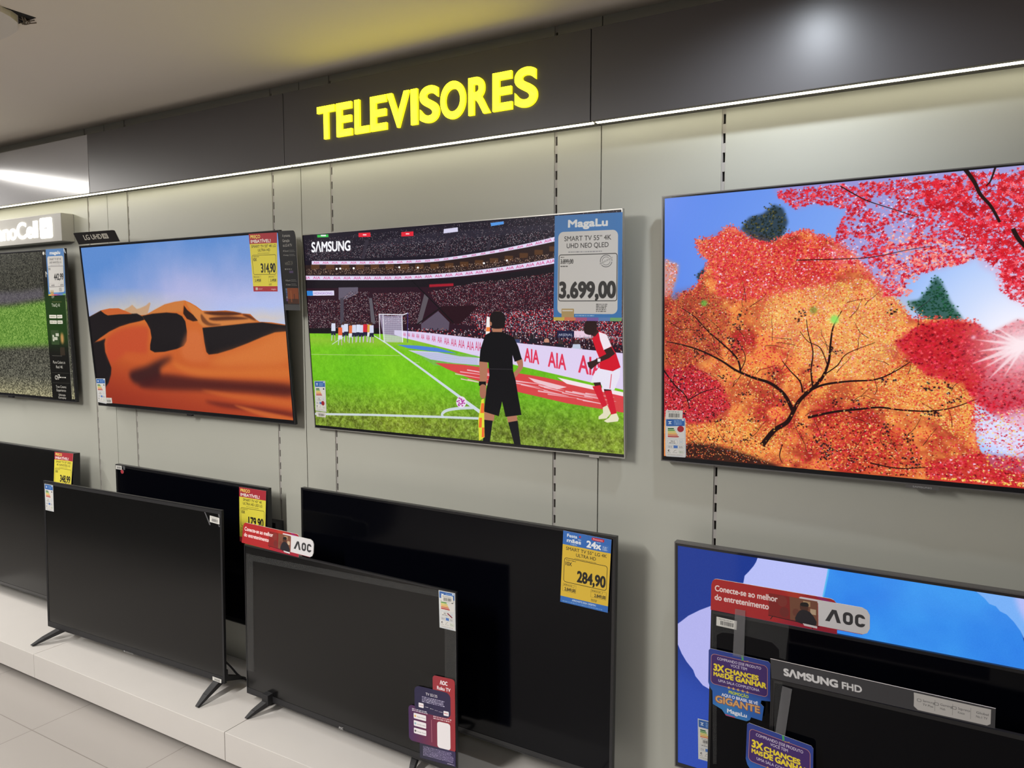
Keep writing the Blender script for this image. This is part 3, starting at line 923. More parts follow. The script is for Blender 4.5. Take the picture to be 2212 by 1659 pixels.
    def limb(p, w0, w1): c.line(curve(p, 7), w0*1.25, bk, 1, w1*1.25)
    limb([(1646, 962), (1672, 930), (1700, 912), (1714, 888)], 13, 9)
    limb([(1712, 892), (1728, 864), (1756, 838), (1776, 816), (1790, 782), (1794, 744), (1800, 706), (1818, 672)], 10, 2)
    limb([(1712, 886), (1694, 852), (1664, 828), (1628, 816), (1590, 800), (1556, 778), (1510, 756), (1470, 744), (1440, 738)], 9, 2)
    limb([(1600, 804), (1592, 774), (1560, 742), (1530, 716), (1500, 684), (1470, 664)], 5, 1.5)
    limb([(1745, 902), (1800, 890), (1856, 884), (1900, 880), (1950, 886), (2010, 888), (2060, 880), (2110, 862)], 6, 1.5)
    limb([(1738, 850), (1776, 832), (1830, 824), (1890, 820), (1930, 804), (1966, 782)], 6, 1.5)
    limb([(1734, 848), (1728, 824), (1706, 800), (1690, 780)], 4, 1.5)
    limb([(1756, 838), (1752, 800), (1756, 760), (1746, 720), (1742, 690)], 4, 1.2)
    limb([(1776, 812), (1808, 790), (1830, 764), (1890, 740)], 3, 1)
    limb([(1788, 790), (1772, 752), (1746, 738), (1728, 716)], 2.5, 1)
    limb([(1434, 800), (1456, 830), (1480, 854), (1490, 882)], 4, 2)
    limb([(1484, 866), (1520, 846), (1556, 838)], 3, 1)
    limb([(1600, 800), (1610, 770), (1590, 730)], 2.5, 1)
    limb([(1690, 960), (1684, 984), (1690, 1000)], 3, 1)
    limb([(1880, 1000), (1940, 1012), (2000, 1010), (2060, 1014)], 3, 1)
    for _ in range(70):
        x, y = Rnd.uniform(1440, 2060), Rnd.uniform(650, 980); a = Rnd.uniform(-2.9, -.2)
        p = [(x, y)]
        for s_ in range(4): a += Rnd.gauss(0, .25); p.append((p[-1][0]+math.cos(a)*12, p[-1][1]+math.sin(a)*12))
        c.line(curve(p, 3), 1.8, bk, .8, .8)
    # leaves over the limbs so they sink into the crown
    P = points_in(c, [(1440, 660), (1900, 620), (2080, 720), (2080, 900), (1900, 990), (1440, 960)], 1500)
    scatter(c, S, P, [np.array(Rnd.choice(pal('orange')+pal('yellow')+pal('red')))/255 for _ in P], [Rnd.choice((0, 1, 1, 2)) for _ in P])
    # red canopy hanging in from the top right
    redtop = [(1672, 408), (1684, 428), (1720, 452), (1760, 440), (1800, 446), (1830, 452), (1812, 486), (1806, 520), (1790, 545), (1800, 575), (1850, 580), (1884, 600), (1905, 640), (1950, 640), (1962, 600), (2000, 588), (2030, 582), (2060, 572), (2092, 568), (2110, 552), (2120, 575), (2150, 590), (2160, 625), (2190, 650), (2300, 700), (2420, 720), (2600, 560), (2900, 600), (2900, 280), (2225, 350), (1680, 400)]
    foliage(redtop, 2600, dict(pink=5, red=2), (1, 2, 3), (236, 120, 150), .28, None, 8)
    nz2 = vnoise(h, w, 70, RNG, 3)
    P = points_in(c, redtop, 9500)
    P = P[nz2[P[:, 1].astype(int), P[:, 0].astype(int)] > .40]
    scatter(c, S, P, [np.array(Rnd.choice(pal('red')))/255*Rnd.uniform(.9, 1.05) for _ in P], [Rnd.choice((2, 3, 3, 4, 4)) for _ in P])
    deep = [(1960, 400), (2040, 380), (2225, 345), (2900, 285), (2900, 580), (2600, 540), (2400, 690), (2225, 640), (2170, 600), (2110, 540), (2050, 470), (1990, 440)]
    P = points_in(c, deep, 1700)
    scatter(c, S, P, [np.array(Rnd.choice(pal('red')+[(176, 16, 30), (214, 30, 40)]))/255 for _ in P], [Rnd.choice((4, 5, 6, 6)) for _ in P])
    P = points_in(c, redtop, 900)
    scatter(c, S, P, [np.array(Rnd.choice(pal('pink')))/255 for _ in P], [Rnd.choice((0, 0, 1, 2)) for _ in P])
    P = points_in(c, [(1920, 500), (2000, 500), (2120, 560), (2000, 590), (1960, 640), (1900, 600)], 260)
    scatter(c, S, P, [np.array(Rnd.choice([(250, 150, 140), (255, 190, 170), (248, 120, 110)]))/255 for _ in P], [Rnd.choice((2, 3, 4)) for _ in P])
    limb([(2082, 362), (2104, 392), (2118, 420), (2140, 445), (2160, 480)], 8, 5)
    limb([(2188, 494), (2200, 516), (2222, 540)], 8, 8)
    limb([(2150, 362), (2140, 390), (2130, 402)], 4, 2)
    limb([(1815, 402), (1870, 432), (1930, 452), (1985, 470)], 2.5, 1)
    limb([(1720, 562), (1800, 560), (1880, 556), (1960, 540), (2010, 532)], 2.2, 1)
    # deep red sprays in front of the sun
    sp_ = [(1930, 740), (1990, 700), (2050, 690), (2110, 700), (2140, 720), (2200, 690), (2300, 720), (2500, 800), (2900, 760), (2900, 960), (2400, 940), (2190, 920), (2150, 900), (2110, 870), (2080, 830), (2000, 810)]
    foliage(sp_, 3800, dict(red=6, crimson=4), (2, 2, 3, 3, 4), (200, 30, 44), .8, None, 5)
    P = points_in(c, [(2090, 860), (2225, 880), (2225, 990), (2150, 960), (2100, 930)], 300)
    scatter(c, S, P, [np.array(Rnd.choice(pal('red')))/255 for _ in P], [Rnd.choice((2, 3)) for _ in P])
    c.poly([(2110, 910), (2225, 880), (2225, 1000), (2160, 980), (2120, 960)], (235, 228, 255), .75, blur=14)
    P = points_in(c, [(2100, 900), (2225, 880), (2225, 1010), (2110, 980)], 420)
    scatter(c, S, P, [np.array(Rnd.choice(pal('yellow')+[(240, 235, 255)]*3+pal('red')))/255 for _ in P], [Rnd.choice((0, 1, 2)) for _ in P])
    foliage([(2000, 1000), (2100, 980), (2225, 990), (2900, 1040), (2900, 1150), (2000, 1060)], 2600, dict(red=6, crimson=2, pink=.6, yellow=1), (1, 2, 3), (196, 34, 40), .7, None, 6)
    P = points_in(c, [(1980, 1030), (2225, 1045), (2225, 1072), (1980, 1055)], 130)
    scatter(c, S, P, [np.array(Rnd.choice(pal('yellow')))/255 for _ in P], [Rnd.choice((2, 3)) for _ in P])
    # the sun with its rays
    gk = np.clip(1-ds/.20, 0, 1)[..., None]**1.6
    c.a[:] = c.a*(1-gk)+np.array([255, 250, 255])/255*gk
    sv = (2212, 745)
    for ang, ln, wd in ((186, 105, 5), (172, 100, 6), (160, 120, 8), (150, 100, 5), (136, 105, 6), (200, 85, 5), (212, 70, 4), (122, 80, 4)):
        e = (sv[0]+math.cos(math.radians(ang))*ln, sv[1]+math.sin(math.radians(ang))*ln)
        c.line([sv, e], wd*2.6, (255, 235, 240), .75, .8, blur=1)
    for x, y, r, col, a in ((1803, 690, 9, (70, 230, 90), .8), (1803, 688, 17, (250, 240, 120), .35), (1521, 655, 7, (90, 200, 70), .7), (1757, 670, 8, (90, 130, 40), .6), (1457, 640, 8, (90, 140, 220), .5), (2103, 729, 4, (255, 225, 240), .9)):
        c.ellipse(x, y, r, r, col, a, blur=3)
    c.map = None
    return c.image('maple_picture')

# football match
def draw_match():
    c = screen_canvas('sam', 1400, BEZ['sam'], (26, 21, 34))
    K = crop(630, 420, 2.86)
    h, w = c.h, c.w
    U2 = (0.0, -1.0)
    def crowd(poly, n, cols, size=2, wts=None):
        P = points_in(c, K(poly), n)
        k = RNG.choice(len(cols), len(P), p=wts)
        cc = (np.array(cols)[k]/255*RNG.uniform(.7, 1.05, (len(P), 1))).astype(np.float32)
        c.dots(P[:, 0], P[:, 1], cc, size)
    # upper tiers
    c.poly(K([(40, 220), (2070, 60), (2070, 190), (1640, 260), (1000, 385), (40, 412)]), (30, 25, 38))
    c.poly(K([(480, 300), (800, 240), (1640, 180), (1640, 215), (1000, 285), (500, 330)]), (44, 40, 54), .8, blur=2)
    crowd([(80, 280), (2070, 80), (2070, 190), (1640, 260), (1000, 372), (90, 405)], 2900, [(120, 112, 128), (170, 160, 165), (90, 70, 80), (70, 40, 55)], 2)
    crowd([(80, 340), (1640, 220), (1640, 262), (1000, 372), (90, 408)], 1500, [(190, 182, 190), (140, 130, 140), (120, 60, 70)], 2)
    for x in (455, 960, 1215): c.poly(K([(x, 280), (x+22, 280), (x-6, 400), (x-26, 400)]), (56, 50, 62), .8)
    c.poly(K([(40, 440), (1000, 400), (2070, 190), (2070, 310), (1640, 395), (1000, 485), (40, 500)]), (44, 30, 30))
    for x in range(120, 1600, 92): c.poly(K([(x, 432-(max(0, x-700)**2)*.00014), (x+52, 432-(max(0, x-700)**2)*.00014), (x+52, 462-(max(0, x-700)**2)*.00014), (x, 464-(max(0, x-700)**2)*.00014)]), (96, 62, 36), .8, blur=1)
    crowd([(90, 460), (1000, 440), (1640, 360), (1640, 392), (1000, 480), (90, 496)], 1500, [(190, 160, 150), (120, 70, 50), (60, 40, 44), (225, 190, 160)], 2)
    for x, y in ((278, 460), (300, 458), (383, 456), (665, 450), (780, 452), (1188, 425), (1330, 408), (1520, 490), (1580, 476), (190, 543)): c.ellipse(630+x/2.86, 420+y/2.86, 2.2, 2.2, (255, 255, 255))
    # lower bowl
    c.poly(K([(80, 528), (1000, 515), (2070, 340), (2070, 990), (80, 860)]), (44, 20, 34))
    c.poly(K([(80, 530), (1000, 520), (1300, 490), (1640, 440), (1640, 500), (1300, 540), (1000, 570), (80, 580)]), (26, 20, 28))
    c.poly(K([(850, 556), (1000, 549), (1000, 566), (850, 573)]), (200, 30, 50), .8, blur=1)
    c.poly(K([(290, 575), (410, 573), (410, 610), (350, 640), (320, 650), (290, 650)]), (100, 92, 108))
    cw_ = [(226, 210, 216), (150, 120, 128), (100, 30, 44), (160, 40, 56), (36, 18, 28), (60, 30, 42), (200, 170, 160)]
    crowd([(100, 650), (300, 650), (360, 600), (480, 600), (480, 810), (100, 850)], 2600, cw_, 2, [.22, .16, .1, .08, .2, .16, .08])
    crowd([(500, 610), (800, 600), (780, 800), (520, 800)], 2400, cw_, 2, [.16, .16, .16, .12, .16, .16, .08])
    crowd([(840, 600), (1150, 540), (1640, 480), (2070, 410), (2070, 930), (1640, 850), (1000, 800)], 13000, cw_, 2, [.13, .14, .2, .17, .14, .16, .06])
    crowd([(1100, 740), (1640, 700), (2070, 720), (2070, 930), (1640, 870), (1150, 830)], 3000, [(226, 220, 230), (190, 30, 50), (220, 60, 70), (60, 60, 90)], 3)
    c.poly(K([(478, 640), (496, 640), (518, 800), (492, 800)]), (96, 92, 100)); c.poly(K([(820, 612), (846, 640), (800, 800), (772, 800)]), (92, 84, 92))
    c.poly(K([(300, 640), (322, 640), (322, 800), (300, 800)]), (74, 68, 80))
    c.poly(K([(930, 690), (1155, 686), (1040, 800), (980, 800), (900, 740)]), (40, 16, 26)); c.poly(K([(800, 800), (905, 720), (975, 790), (970, 840), (800, 840)]), (92, 80, 98))
    c.line(K([(742, 532), (1000, 792)]), 4, (18, 14, 20)); c.line(K([(925, 696), (770, 806)]), 4, (22, 16, 22))
    # hanging boards
    for p, col in (([(157, 250), (226, 246), (228, 264), (159, 266)], (60, 190, 80)), ([(413, 238), (486, 235), (488, 262), (414, 264)], (226, 40, 58)), ([(677, 233), (752, 228), (753, 257), (678, 260)], (226, 40, 58)), ([(940, 214), (1026, 203), (1028, 230), (938, 241)], (214, 210, 236)), ([(1228, 176), (1310, 166), (1310, 184), (1232, 196)], (84, 150, 226))):
        c.poly(K(p), col)
    c.rect(630+180/2.86, 420+249/2.86, 630+212/2.86, 420+258/2.86, (235, 240, 240)); c.rect(630+440/2.86, 420+246/2.86, 630+462/2.86, 420+253/2.86, (255, 220, 225)); c.rect(630+705/2.86, 420+240/2.86, 630+727/2.86, 420+247/2.86, (255, 220, 225))
    # ribbon boards
    def ribbon(top, bot, n, hh):
        T_ = curve(top, 10); B_ = curve(bot, 10)
        c.poly(K(list(T_)+list(B_[::-1])), (226, 216, 242))
        for i in range(n):
            xt = T_[0][0]+(i+.5)/n*(T_[-1][0]-T_[0][0]); j = int(np.searchsorted(T_[:, 0], xt))-1; f = (xt-T_[j][0])/(T_[j+1][0]-T_[j][0])
            tp = T_[j]*(1-f)+T_[min(j+1, len(T_)-1)]*f; bp = B_[j]*(1-f)+B_[min(j+1, len(B_)-1)]*f
            d = T_[min(j+1, len(T_)-1)]-T_[max(j-1, 0)]; d = d/np.linalg.norm(d)
            x, y = K([(bp[0]*.78+tp[0]*.22, bp[1]*.78+tp[1]*.22)])[0]
            hgt = (bp[1]-tp[1])/2.86*.58
            c.text('AIA', x, y, hgt, (206, 60, 128), 'c', sx=1.25, right=tuple(d), bold=.6)
    ribbon([(124, 411), (500, 410), (800, 402), (1000, 384), (1300, 335), (1640, 258), (2070, 140)], [(124, 433), (500, 432), (800, 422), (1000, 402), (1300, 355), (1640, 287), (2070, 172)], 34, 8)
    ribbon([(60, 502), (400, 503), (700, 500), (1000, 482), (1300, 447), (1640, 390), (2070, 300)], [(60, 528), (400, 530), (700, 527), (1000, 510), (1300, 476), (1640, 424), (2070, 338)], 32, 10)
    c.poly(K([(92, 596), (262, 594), (263, 624), (96, 626)]), (222, 216, 240)); c.poly(K([(92, 596), (130, 596), (132, 625), (96, 626)]), (50, 130, 210))
    c.text('HONGKONG', 630+137/2.86, 420+617/2.86, 4.6, (150, 110, 190), w=40)
    # pitch
    c.poly(K([(60, 858), (560, 862), (700, 880), (2100, 1130), (2100, 1700), (60, 1700)]), (98, 170, 34))
    pt_ = np.zeros((h, w), np.float32)
    r = c.cover(*c.loops([K([(60, 858), (560, 862), (700, 880), (2100, 1130), (2100, 1700), (60, 1700)])])); pt_[r[2]:r[2]+r[0].shape[0], r[1]:r[1]+r[0].shape[1]] = r[0]
    n1 = vnoise(h, w, 14, RNG, 3); n2 = vnoise(h, w, 220, RNG, 3); n3 = vnoise(h, w*1, 5, RNG, 2)
    yy = np.linspace(0, 1, h)[:, None]
    g1 = np.array([112, 190, 30])/255; g2 = np.array([86, 140, 34])/255; ol = np.array([138, 140, 52])/255; lt = np.array([168, 188, 70])/255
    f = np.clip((yy-.74)*5, 0, 1)[..., None]
    gr = g1*(1-f)+ (g2*.35+ol*.65)*f
    gr = gr + (n1[..., None]-.5)*np.array([.16, .2, .08])*(.5+1.6*f) + (n2[..., None]-.5)*np.array([.12, .1, .02]) + (n3[..., None]-.5)*.22*(.25+f)
    k = np.clip(1-np.abs(yy-.545)/.04, 0, 1)[..., None]*.5
    gr = gr*(1-k)+lt*k*.9+gr*k*.1
    c.a[:] = c.a*(1-pt_[..., None])+gr.astype(np.float32)*pt_[..., None]
    c.rect(630+100/2.86, 420+826/2.86, 630+540/2.86, 420+858/2.86, (18, 16, 20))
    # photographers behind the boards
    P = points_in(c, K([(680, 820), (1640, 840), (2042, 900), (2042, 975), (1400, 915), (700, 850)]), 900)
    cc = (np.array([(30, 24, 36), (60, 50, 60), (200, 180, 190), (150, 100, 90), (180, 30, 46), (40, 40, 60)])[RNG.integers(0, 6, len(P))]/255).astype(np.float32); c.dots(P[:, 0], P[:, 1], cc, 4)
    c.poly(K([(1640, 840), (1745, 845), (1745, 885), (1640, 885)]), (30, 34, 66)); c.poly(K([(1745, 842), (1850, 846), (1850, 888), (1745, 884)]), (230, 200, 220))
    c.text('ARSENAL', 630+1648/2.86, 420+874/2.86, 5, (210, 214, 230), w=30, bold=.4)
    for x, y, rr in ((1490, 880, 15), (1575, 905, 16), (1660, 915, 16), (1385, 885, 13), (1760, 915, 18), (1340, 870, 10)):
        c.ellipse(630+x/2.86, 420+y/2.86, rr/2.86, rr/2.86, Rnd.choice(((40, 30, 34), (196, 140, 116), (60, 44, 44))))
        c.poly(K([(x-22, y+10), (x+22, y+10), (x+28, y+40), (x-28, y+40)]), Rnd.choice(((60, 70, 110), (34, 30, 40), (190, 200, 220))))
    c.rect(630+1800/2.86, 420+880/2.86, 630+2045/2.86, 420+884/2.86, (150, 150, 160)); 
    for x in range(1340, 2045, 26): c.line(K([(x, 842+(x-1340)*.06), (x, 880+(x-1340)*.08)]), 1.4, (150, 146, 156), .8)
    # advertising boards along the touchline
    c.poly(K([(634, 838), (800, 850), (1150, 889), (1430, 921), (2060, 982), (2060, 1210), (1560, 1095), (1150, 1000), (800, 912), (690, 886), (634, 866)]), (222, 208, 240))
    for x, y, hh, wd in ((690, 874, 24, 16), (715, 877, 26, 17), (742, 881, 28, 18), (770, 886, 30, 19), (800, 892, 33, 20), (832, 899, 36, 22), (866, 906, 39, 24), (902, 914, 42, 27), (942, 924, 46, 32), (984, 934, 50, 36), (1030, 944, 54, 40), (1082, 956, 58, 46), (1134, 962, 62, 40)):
        c.text('AIA', 630+x/2.86, 420+y/2.86, hh/2.86*.9, (206, 56, 100), w=wd/2.86, right=(.97, .2), bold=.5)
    for x, y, hh, wd in ((1438, 1030, 82, 92), (1585, 1062, 92, 112), (1772, 1098, 108, 150)):
        c.text('AIA', 630+x/2.86, 420+y/2.86, hh/2.86, (222, 52, 84), w=wd/2.86, right=(.975, .2), bold=1.6)
    # mats beside the pitch
    c.poly(K([(650, 928), (780, 934), (900, 948), (1022, 982), (960, 978), (840, 966), (720, 950)]), (80, 130, 214)); c.poly(K([(718, 962), (900, 974), (1040, 1000), (1165, 1010), (1165, 1056), (1000, 1042), (860, 1020)]), (206, 204, 232))
    for i in range(14):
        y = 968+i*6; c.line(K([(760+i*9, y+8), (1150, y+26)]), 1.6, (130, 150, 190), .5)
    c.poly(K([(886, 1040), (1060, 1052), (1200, 1072), (1560, 1130), (2060, 1240), (2060, 1350), (1700, 1290), (1380, 1216), (1100, 1136), (960, 1078)]), (214, 70, 72))
    for i in range(26):
        x0 = 1000+Rnd.uniform(0, 820); y0 = 1082+(x0-1000)*.165+Rnd.uniform(-14, 60)
        c.line(K([(x0, y0), (x0+Rnd.uniform(120, 220), y0+Rnd.uniform(24, 40))]), Rnd.uniform(3, 6), (240, 200, 210), .85, 1)
    c.poly(K([(1640, 1130), (2060, 1225), (2060, 1250), (1700, 1170)]), (244, 226, 232)); c.poly(K([(1460, 1130), (1700, 1190), (1640, 1205), (1500, 1160)]), (238, 196, 204))
    # pitch markings
    wl = (206, 216, 226)
    c.line(K([(508, 872), (580, 916), (800, 1075), (1030, 1245), (1170, 1348)]), 3, wl, 1, 14)
    c.line(K([(120, 988), (420, 992), (670, 996)]), 2, (190, 210, 150), .8); c.line(K([(750, 1036), (790, 1040)]), 2, (190, 210, 150), .7)
    c.line(K([(250, 926), (320, 880)]), 3, wl, .9)
    c.line(K([(140, 1356), (500, 1362), (900, 1374), (1160, 1384)]), 9, wl, .95)
    c.line(curve(K([(936, 1378), (930, 1356), (960, 1334), (1030, 1322), (1120, 1318)]), 8), 11, wl, .95)
    # goal
    c.poly(K([(540, 742), (600, 752), (682, 746), (686, 914), (640, 914), (572, 912)]), (200, 196, 226), .62)
    for i in range(12):
        c.line(K([(566+i*10, 760), (572+i*10, 912)]), 1.3, (226, 226, 240), .6); c.line(K([(566, 770+i*12), (684, 766+i*12)]), 1.3, (226, 226, 240), .5)
    for p in ([(540, 738), (546, 896)], [(564, 745), (572, 914)], [(540, 740), (690, 743), (720, 732)], [(682, 750), (686, 914)]): c.line(K(p), 3.6, (240, 240, 250))
    c.line(K([(717, 730), (716, 916)]), 2.4, (60, 50, 140))
    # players in front of the goal
    for x, y, sh in ((258, 786, (216, 220, 240)), (318, 796, (206, 212, 236)), (336, 790, (216, 220, 240)), (300, 812, (226, 100, 60)), (366, 800, (222, 110, 60)), (386, 796, (212, 216, 238)), (412, 794, (220, 224, 242)), (432, 796, (212, 216, 238)), (454, 792, (208, 40, 56)), (480, 794, (222, 170, 70)), (494, 798, (212, 216, 238))):
        c.ellipse(630+x/2.86, 420+y/2.86, 2.4, 2.8, (70, 46, 42)); c.poly(K([(x-12, y+10), (x+12, y+10), (x+13, y+58), (x-13, y+58)]), sh)
        c.poly(K([(x-12, y+58), (x+12, y+58), (x+14, y+84), (x+2, y+84), (x, y+72), (x-3, y+84), (x-14, y+84)]), (34, 34, 60) if sh[0] < 222 else (226, 226, 236)); c.line(K([(x-8, y+82), (x-11, y+118)]), 4, (200, 206, 226)); c.line(K([(x+8, y+82), (x+10, y+120)]), 4, (196, 170, 170))
    # ball
    c.ellipse(630+1048/2.86, 420+1283/2.86, 11, 12.4, (234, 224, 240))
    for k in range(16):
        a = k*2.4; r_ = 3+8*((k*37 % 10)/10)
        c.ellipse(630+1048/2.86+math.cos(a)*r_*.9, 420+1283/2.86+math.sin(a)*r_*.95, 2.1, 1.6, (176, 60, 150), .9)
    # assistant referee seen from behind
    c.poly(K([(1206, 752), (1226, 760), (1224, 870), (1197, 880)]), (240, 236, 236)); c.poly(K([(1203, 820), (1226, 820), (1224, 846), (1201, 846)]), (240, 130, 60))
    sk = (176, 118, 92); bk = (17, 16, 20)
    c.poly(K([(1162, 1020), (1206, 1030), (1210, 1080), (1204, 1160), (1198, 1200), (1166, 1200), (1162, 1120)]), sk, smooth=4)
    c.poly(K([(1385, 1020), (1420, 1008), (1430, 1060), (1416, 1090), (1376, 1136), (1368, 1108), (1400, 1066)]), sk, smooth=4)
    c.poly(K([(1186, 1330), (1256, 1350), (1248, 1400), (1186, 1400)]), sk); c.poly(K([(1324, 1350), (1388, 1350), (1396, 1402), (1338, 1412)]), sk)
    c.poly(K([(1196, 868), (1236, 848), (1300, 848), (1372, 882), (1400, 940), (1422, 1018), (1378, 1034), (1364, 990), (1368, 1090), (1384, 1150), (1400, 1250), (1420, 1362), (1322, 1374), (1300, 1278), (1280, 1370), (1188, 1342), (1204, 1200), (1222, 1120), (1216, 1038), (1160, 1032), (1166, 960)]), bk)
    c.line(K([(1222, 1078), (1368, 1080)]), 2.4, (54, 50, 56), .9)
    c.poly(K([(1238, 812), (1304, 812), (1300, 850), (1240, 850)]), sk); c.ellipse(630+1271/2.86, 420+780/2.86, 17, 21, sk)
    c.poly(K([(1228, 790), (1226, 752), (1244, 728), (1274, 722), (1304, 732), (1320, 760), (1318, 800), (1306, 826), (1240, 826)]), (28, 22, 24), smooth=5)
    c.ellipse(630+1230/2.86, 420+800/2.86, 2.5, 4.5, sk)
    c.poly(K([(1190, 1392), (1242, 1398), (1220, 1560), (1180, 1556)]), (20, 20, 26)); c.poly(K([(1338, 1408), (1396, 1398), (1420, 1580), (1382, 1570)]), (20, 20, 26))
    c.rect(630+1157/2.86, 420+1156/2.86, 630+1200/2.86, 420+1182/2.86, (16, 16, 18)); c.poly(K([(1166, 1180), (1198, 1180), (1200, 1240), (1186, 1262), (1164, 1244)]), (168, 108, 86), smooth=3)
    c.poly(K([(1172, 1268), (1188, 1262), (1192, 1500), (1158, 1522), (1152, 1400)]), (222, 222, 60))
    for p in ([(1172, 1290), (1190, 1290), (1188, 1350), (1166, 1350)], [(1160, 1380), (1176, 1380), (1174, 1440), (1156, 1440)], [(1176, 1440), (1190, 1440), (1190, 1500), (1174, 1500)]): c.poly(K(p), (238, 110, 50))
    # corner taker in red and white
    ds = (54, 34, 32)
    c.poly(K([(1862, 1160), (1906, 1150), (1916, 1200), (1884, 1204)]), ds); c.poly(K([(1926, 1190), (1976, 1190), (1970, 1240), (1934, 1230)]), ds)
    c.poly(K([(1858, 1186), (1908, 1178), (1926, 1240), (1948, 1302), (1922, 1318), (1888, 1250)]), (206, 30, 50)); c.poly(K([(1932, 1214), (1976, 1212), (1994, 1290), (2008, 1352), (1974, 1362), (1954, 1290)]), (206, 30, 50))
    c.poly(K([(1922, 1316), (1950, 1302), (1972, 1352), (1946, 1384), (1896, 1390), (1896, 1372), (1924, 1350)]), (226, 220, 190)); c.poly(K([(1974, 1360), (2008, 1352), (2022, 1384), (2016, 1402), (1950, 1410), (1928, 1400), (1960, 1380)]), (230, 224, 196))
    c.poly(K([(1898, 1070), (2030, 1082), (2026, 1130), (1994, 1208), (1922, 1202), (1908, 1160), (1848, 1164), (1866, 1110)]), (232, 226, 242)); c.line(K([(1976, 1110), (1966, 1200)]), 3, (220, 60, 80), .8)
    c.poly(K([(1856, 892), (1896, 838), (1944, 868), (1976, 936), (2004, 982), (2032, 1068), (1984, 1092), (1904, 1076), (1900, 1010), (1880, 962)]), (208, 24, 44)); c.poly(K([(1896, 848), (1946, 866), (1976, 938), (1928, 962), (1906, 900)]), (240, 226, 236))
    c.poly(K([(1930, 960), (1974, 942), (1998, 984), (1960, 1012), (1912, 1032), (1880, 1056), (1850, 1082), (1834, 1066), (1826, 1038), (1864, 1026), (1900, 1008), (1944, 986)]), ds); c.rect(630+1890/2.86, 420+1014/2.86, 630+1908/2.86, 420+1034/2.86, (235, 230, 235))
    c.poly(K([(1850, 850), (1882, 830), (1900, 846), (1872, 880)]), ds); c.poly(K([(1812, 800), (1830, 778), (1868, 776), (1886, 800), (1880, 846), (1850, 868), (1812, 858), (1806, 828)]), (44, 28, 28), smooth=4)
    c.poly(K([(2000, 1240), (2046, 1248), (2046, 1262), (2010, 1256)]), (230, 60, 80), .7)
    c.text('SAMSUNG'.replace('A', '\u039b'), 630+124/2.86, 420+356/2.86, 20.5, (250, 250, 255), w=83, bold=2.2, right=(1, -.045))
    c.a += ((RNG.random((h, w, 1))-.5)*.02).astype(np.float32)
    c.map = None
    return c.image('match_picture')

# set showing a grainy pitch
def draw_noise():
    c = screen_canvas('nano', 900, BEZ['nano'], (96, 94, 84))
    h, w = c.h, c.w
    n = RNG.random((h//2+1, w//2+1)).repeat(2, 0).repeat(2, 1)[:h, :w]*.45+RNG.random((h//4+1, w//4+1)).repeat(4, 0).repeat(4, 1)[:h, :w]*.55
    n = np.clip((n-.5)*1.9+.5, 0, 1)
    yy = np.linspace(0, 1, h)[:, None]
    K = crop(0, 520, 2.644)
    def soft(poly, bl):
        r = c.cover(*c.loops([K(poly)])); f = np.zeros((h, w), np.float32); f[r[2]:r[2]+r[0].shape[0], r[1]:r[1]+r[0].shape[1]] = r[0]
        return blurred(f, bl)[..., None]
    a = np.array([40, 40, 34])/255; b_ = np.array([126, 124, 108])/255
    k = n[..., None]
    base = a*(1-k)+b_*k
    base = base*(.72+.5*np.clip((yy-.5)*1.6, 0, 1))[..., None]
    g = soft([(-900, 420), (60, 370), (260, 340), (380, 330), (380, 600), (270, 600), (-900, 640)], 9)
    gr = (np.array([66, 112, 30])/255)*(1-k)+(np.array([140, 176, 84])/255)*k
    base = base*(1-g)+gr*g
    v = soft([(-900, 320), (120, 290), (240, 270), (250, 330), (60, 360), (-900, 410)], 8)*.5
    base = base*(1-v)+np.array([120, 112, 130])/255*v
    warm = np.clip((yy-.86)*6, 0, 1)[..., None]*.7
    base = base+warm*np.array([.42, .38, .22])*(.5+.5*k)
    c.a[:] = base
    c.map = None
    return c.image('grainy_picture')

# blue paper petals
def draw_blue():
    c = screen_canvas('blue', 1100, BEZ['blue'], (26, 54, 140))
    K = crop(1430, 1150, 2.829)
    h, w = c.h, c.w
    n = vnoise(h, w, 160, RNG, 4)
    c.poly(K([(-40, 700), (340, 960), (700, 1300), (700, 1600), (-40, 1600)]), (44, 76, 176), .8, blur=40)
    c.poly(K([(95, 560), (160, 510), (230, 475), (310, 445), (460, 400), (560, 700), (480, 960), (310, 970), (250, 935), (205, 880), (190, 840), (150, 790), (120, 740), (95, 680)]), (178, 178, 236))
    c.poly(K([(590, 140), (575, 180), (560, 205), (530, 240), (505, 265), (498, 305), (470, 360), (560, 700), (900, 700), (980, 420), (996, 330), (1018, 220)]), (184, 190, 246))
    c.poly(K([(1020, 205), (1010, 260), (996, 330), (985, 390), (960, 470), (900, 1000), (700, 1700), (3200, 2200), (3200, 900), (2220, 700), (2205, 640), (2190, 600), (2150, 545), (2105, 500), (2065, 480), (2040, 450), (2000, 435), (1970, 400), (1900, 350), (1900, 300)]), (62, 152, 240))
    k = np.clip((n-.42)*2.5, 0, 1)
    blue = (np.abs(c.a-np.array([62, 152, 240])/255).sum(2) < .05)[..., None]
    c.a[:] = np.where(blue, c.a*(1-.55*k[..., None])+np.array([40, 112, 224])/255*.55*k[..., None], c.a)
    c.poly(K([(1890, 340), (1970, 402), (2000, 437), (2040, 452), (2065, 482), (2105, 502), (2150, 547), (2190, 602), (2210, 645), (2400, 760), (2600, 400), (2200, 330)]), (120, 176, 246), 1)
    c.poly(K([(2150, 380), (2180, 470), (2230, 560), (2400, 660), (2600, 400)]), (186, 190, 246), .9, blur=5)
    c.line(K([(1020, 210), (1012, 262), (998, 332), (985, 392)]), 4, (90, 190, 240), .8)
    c.a += ((RNG.random((h, w, 1))-.5)*.025).astype(np.float32)
    c.map = None
    return c.image('blue_picture')

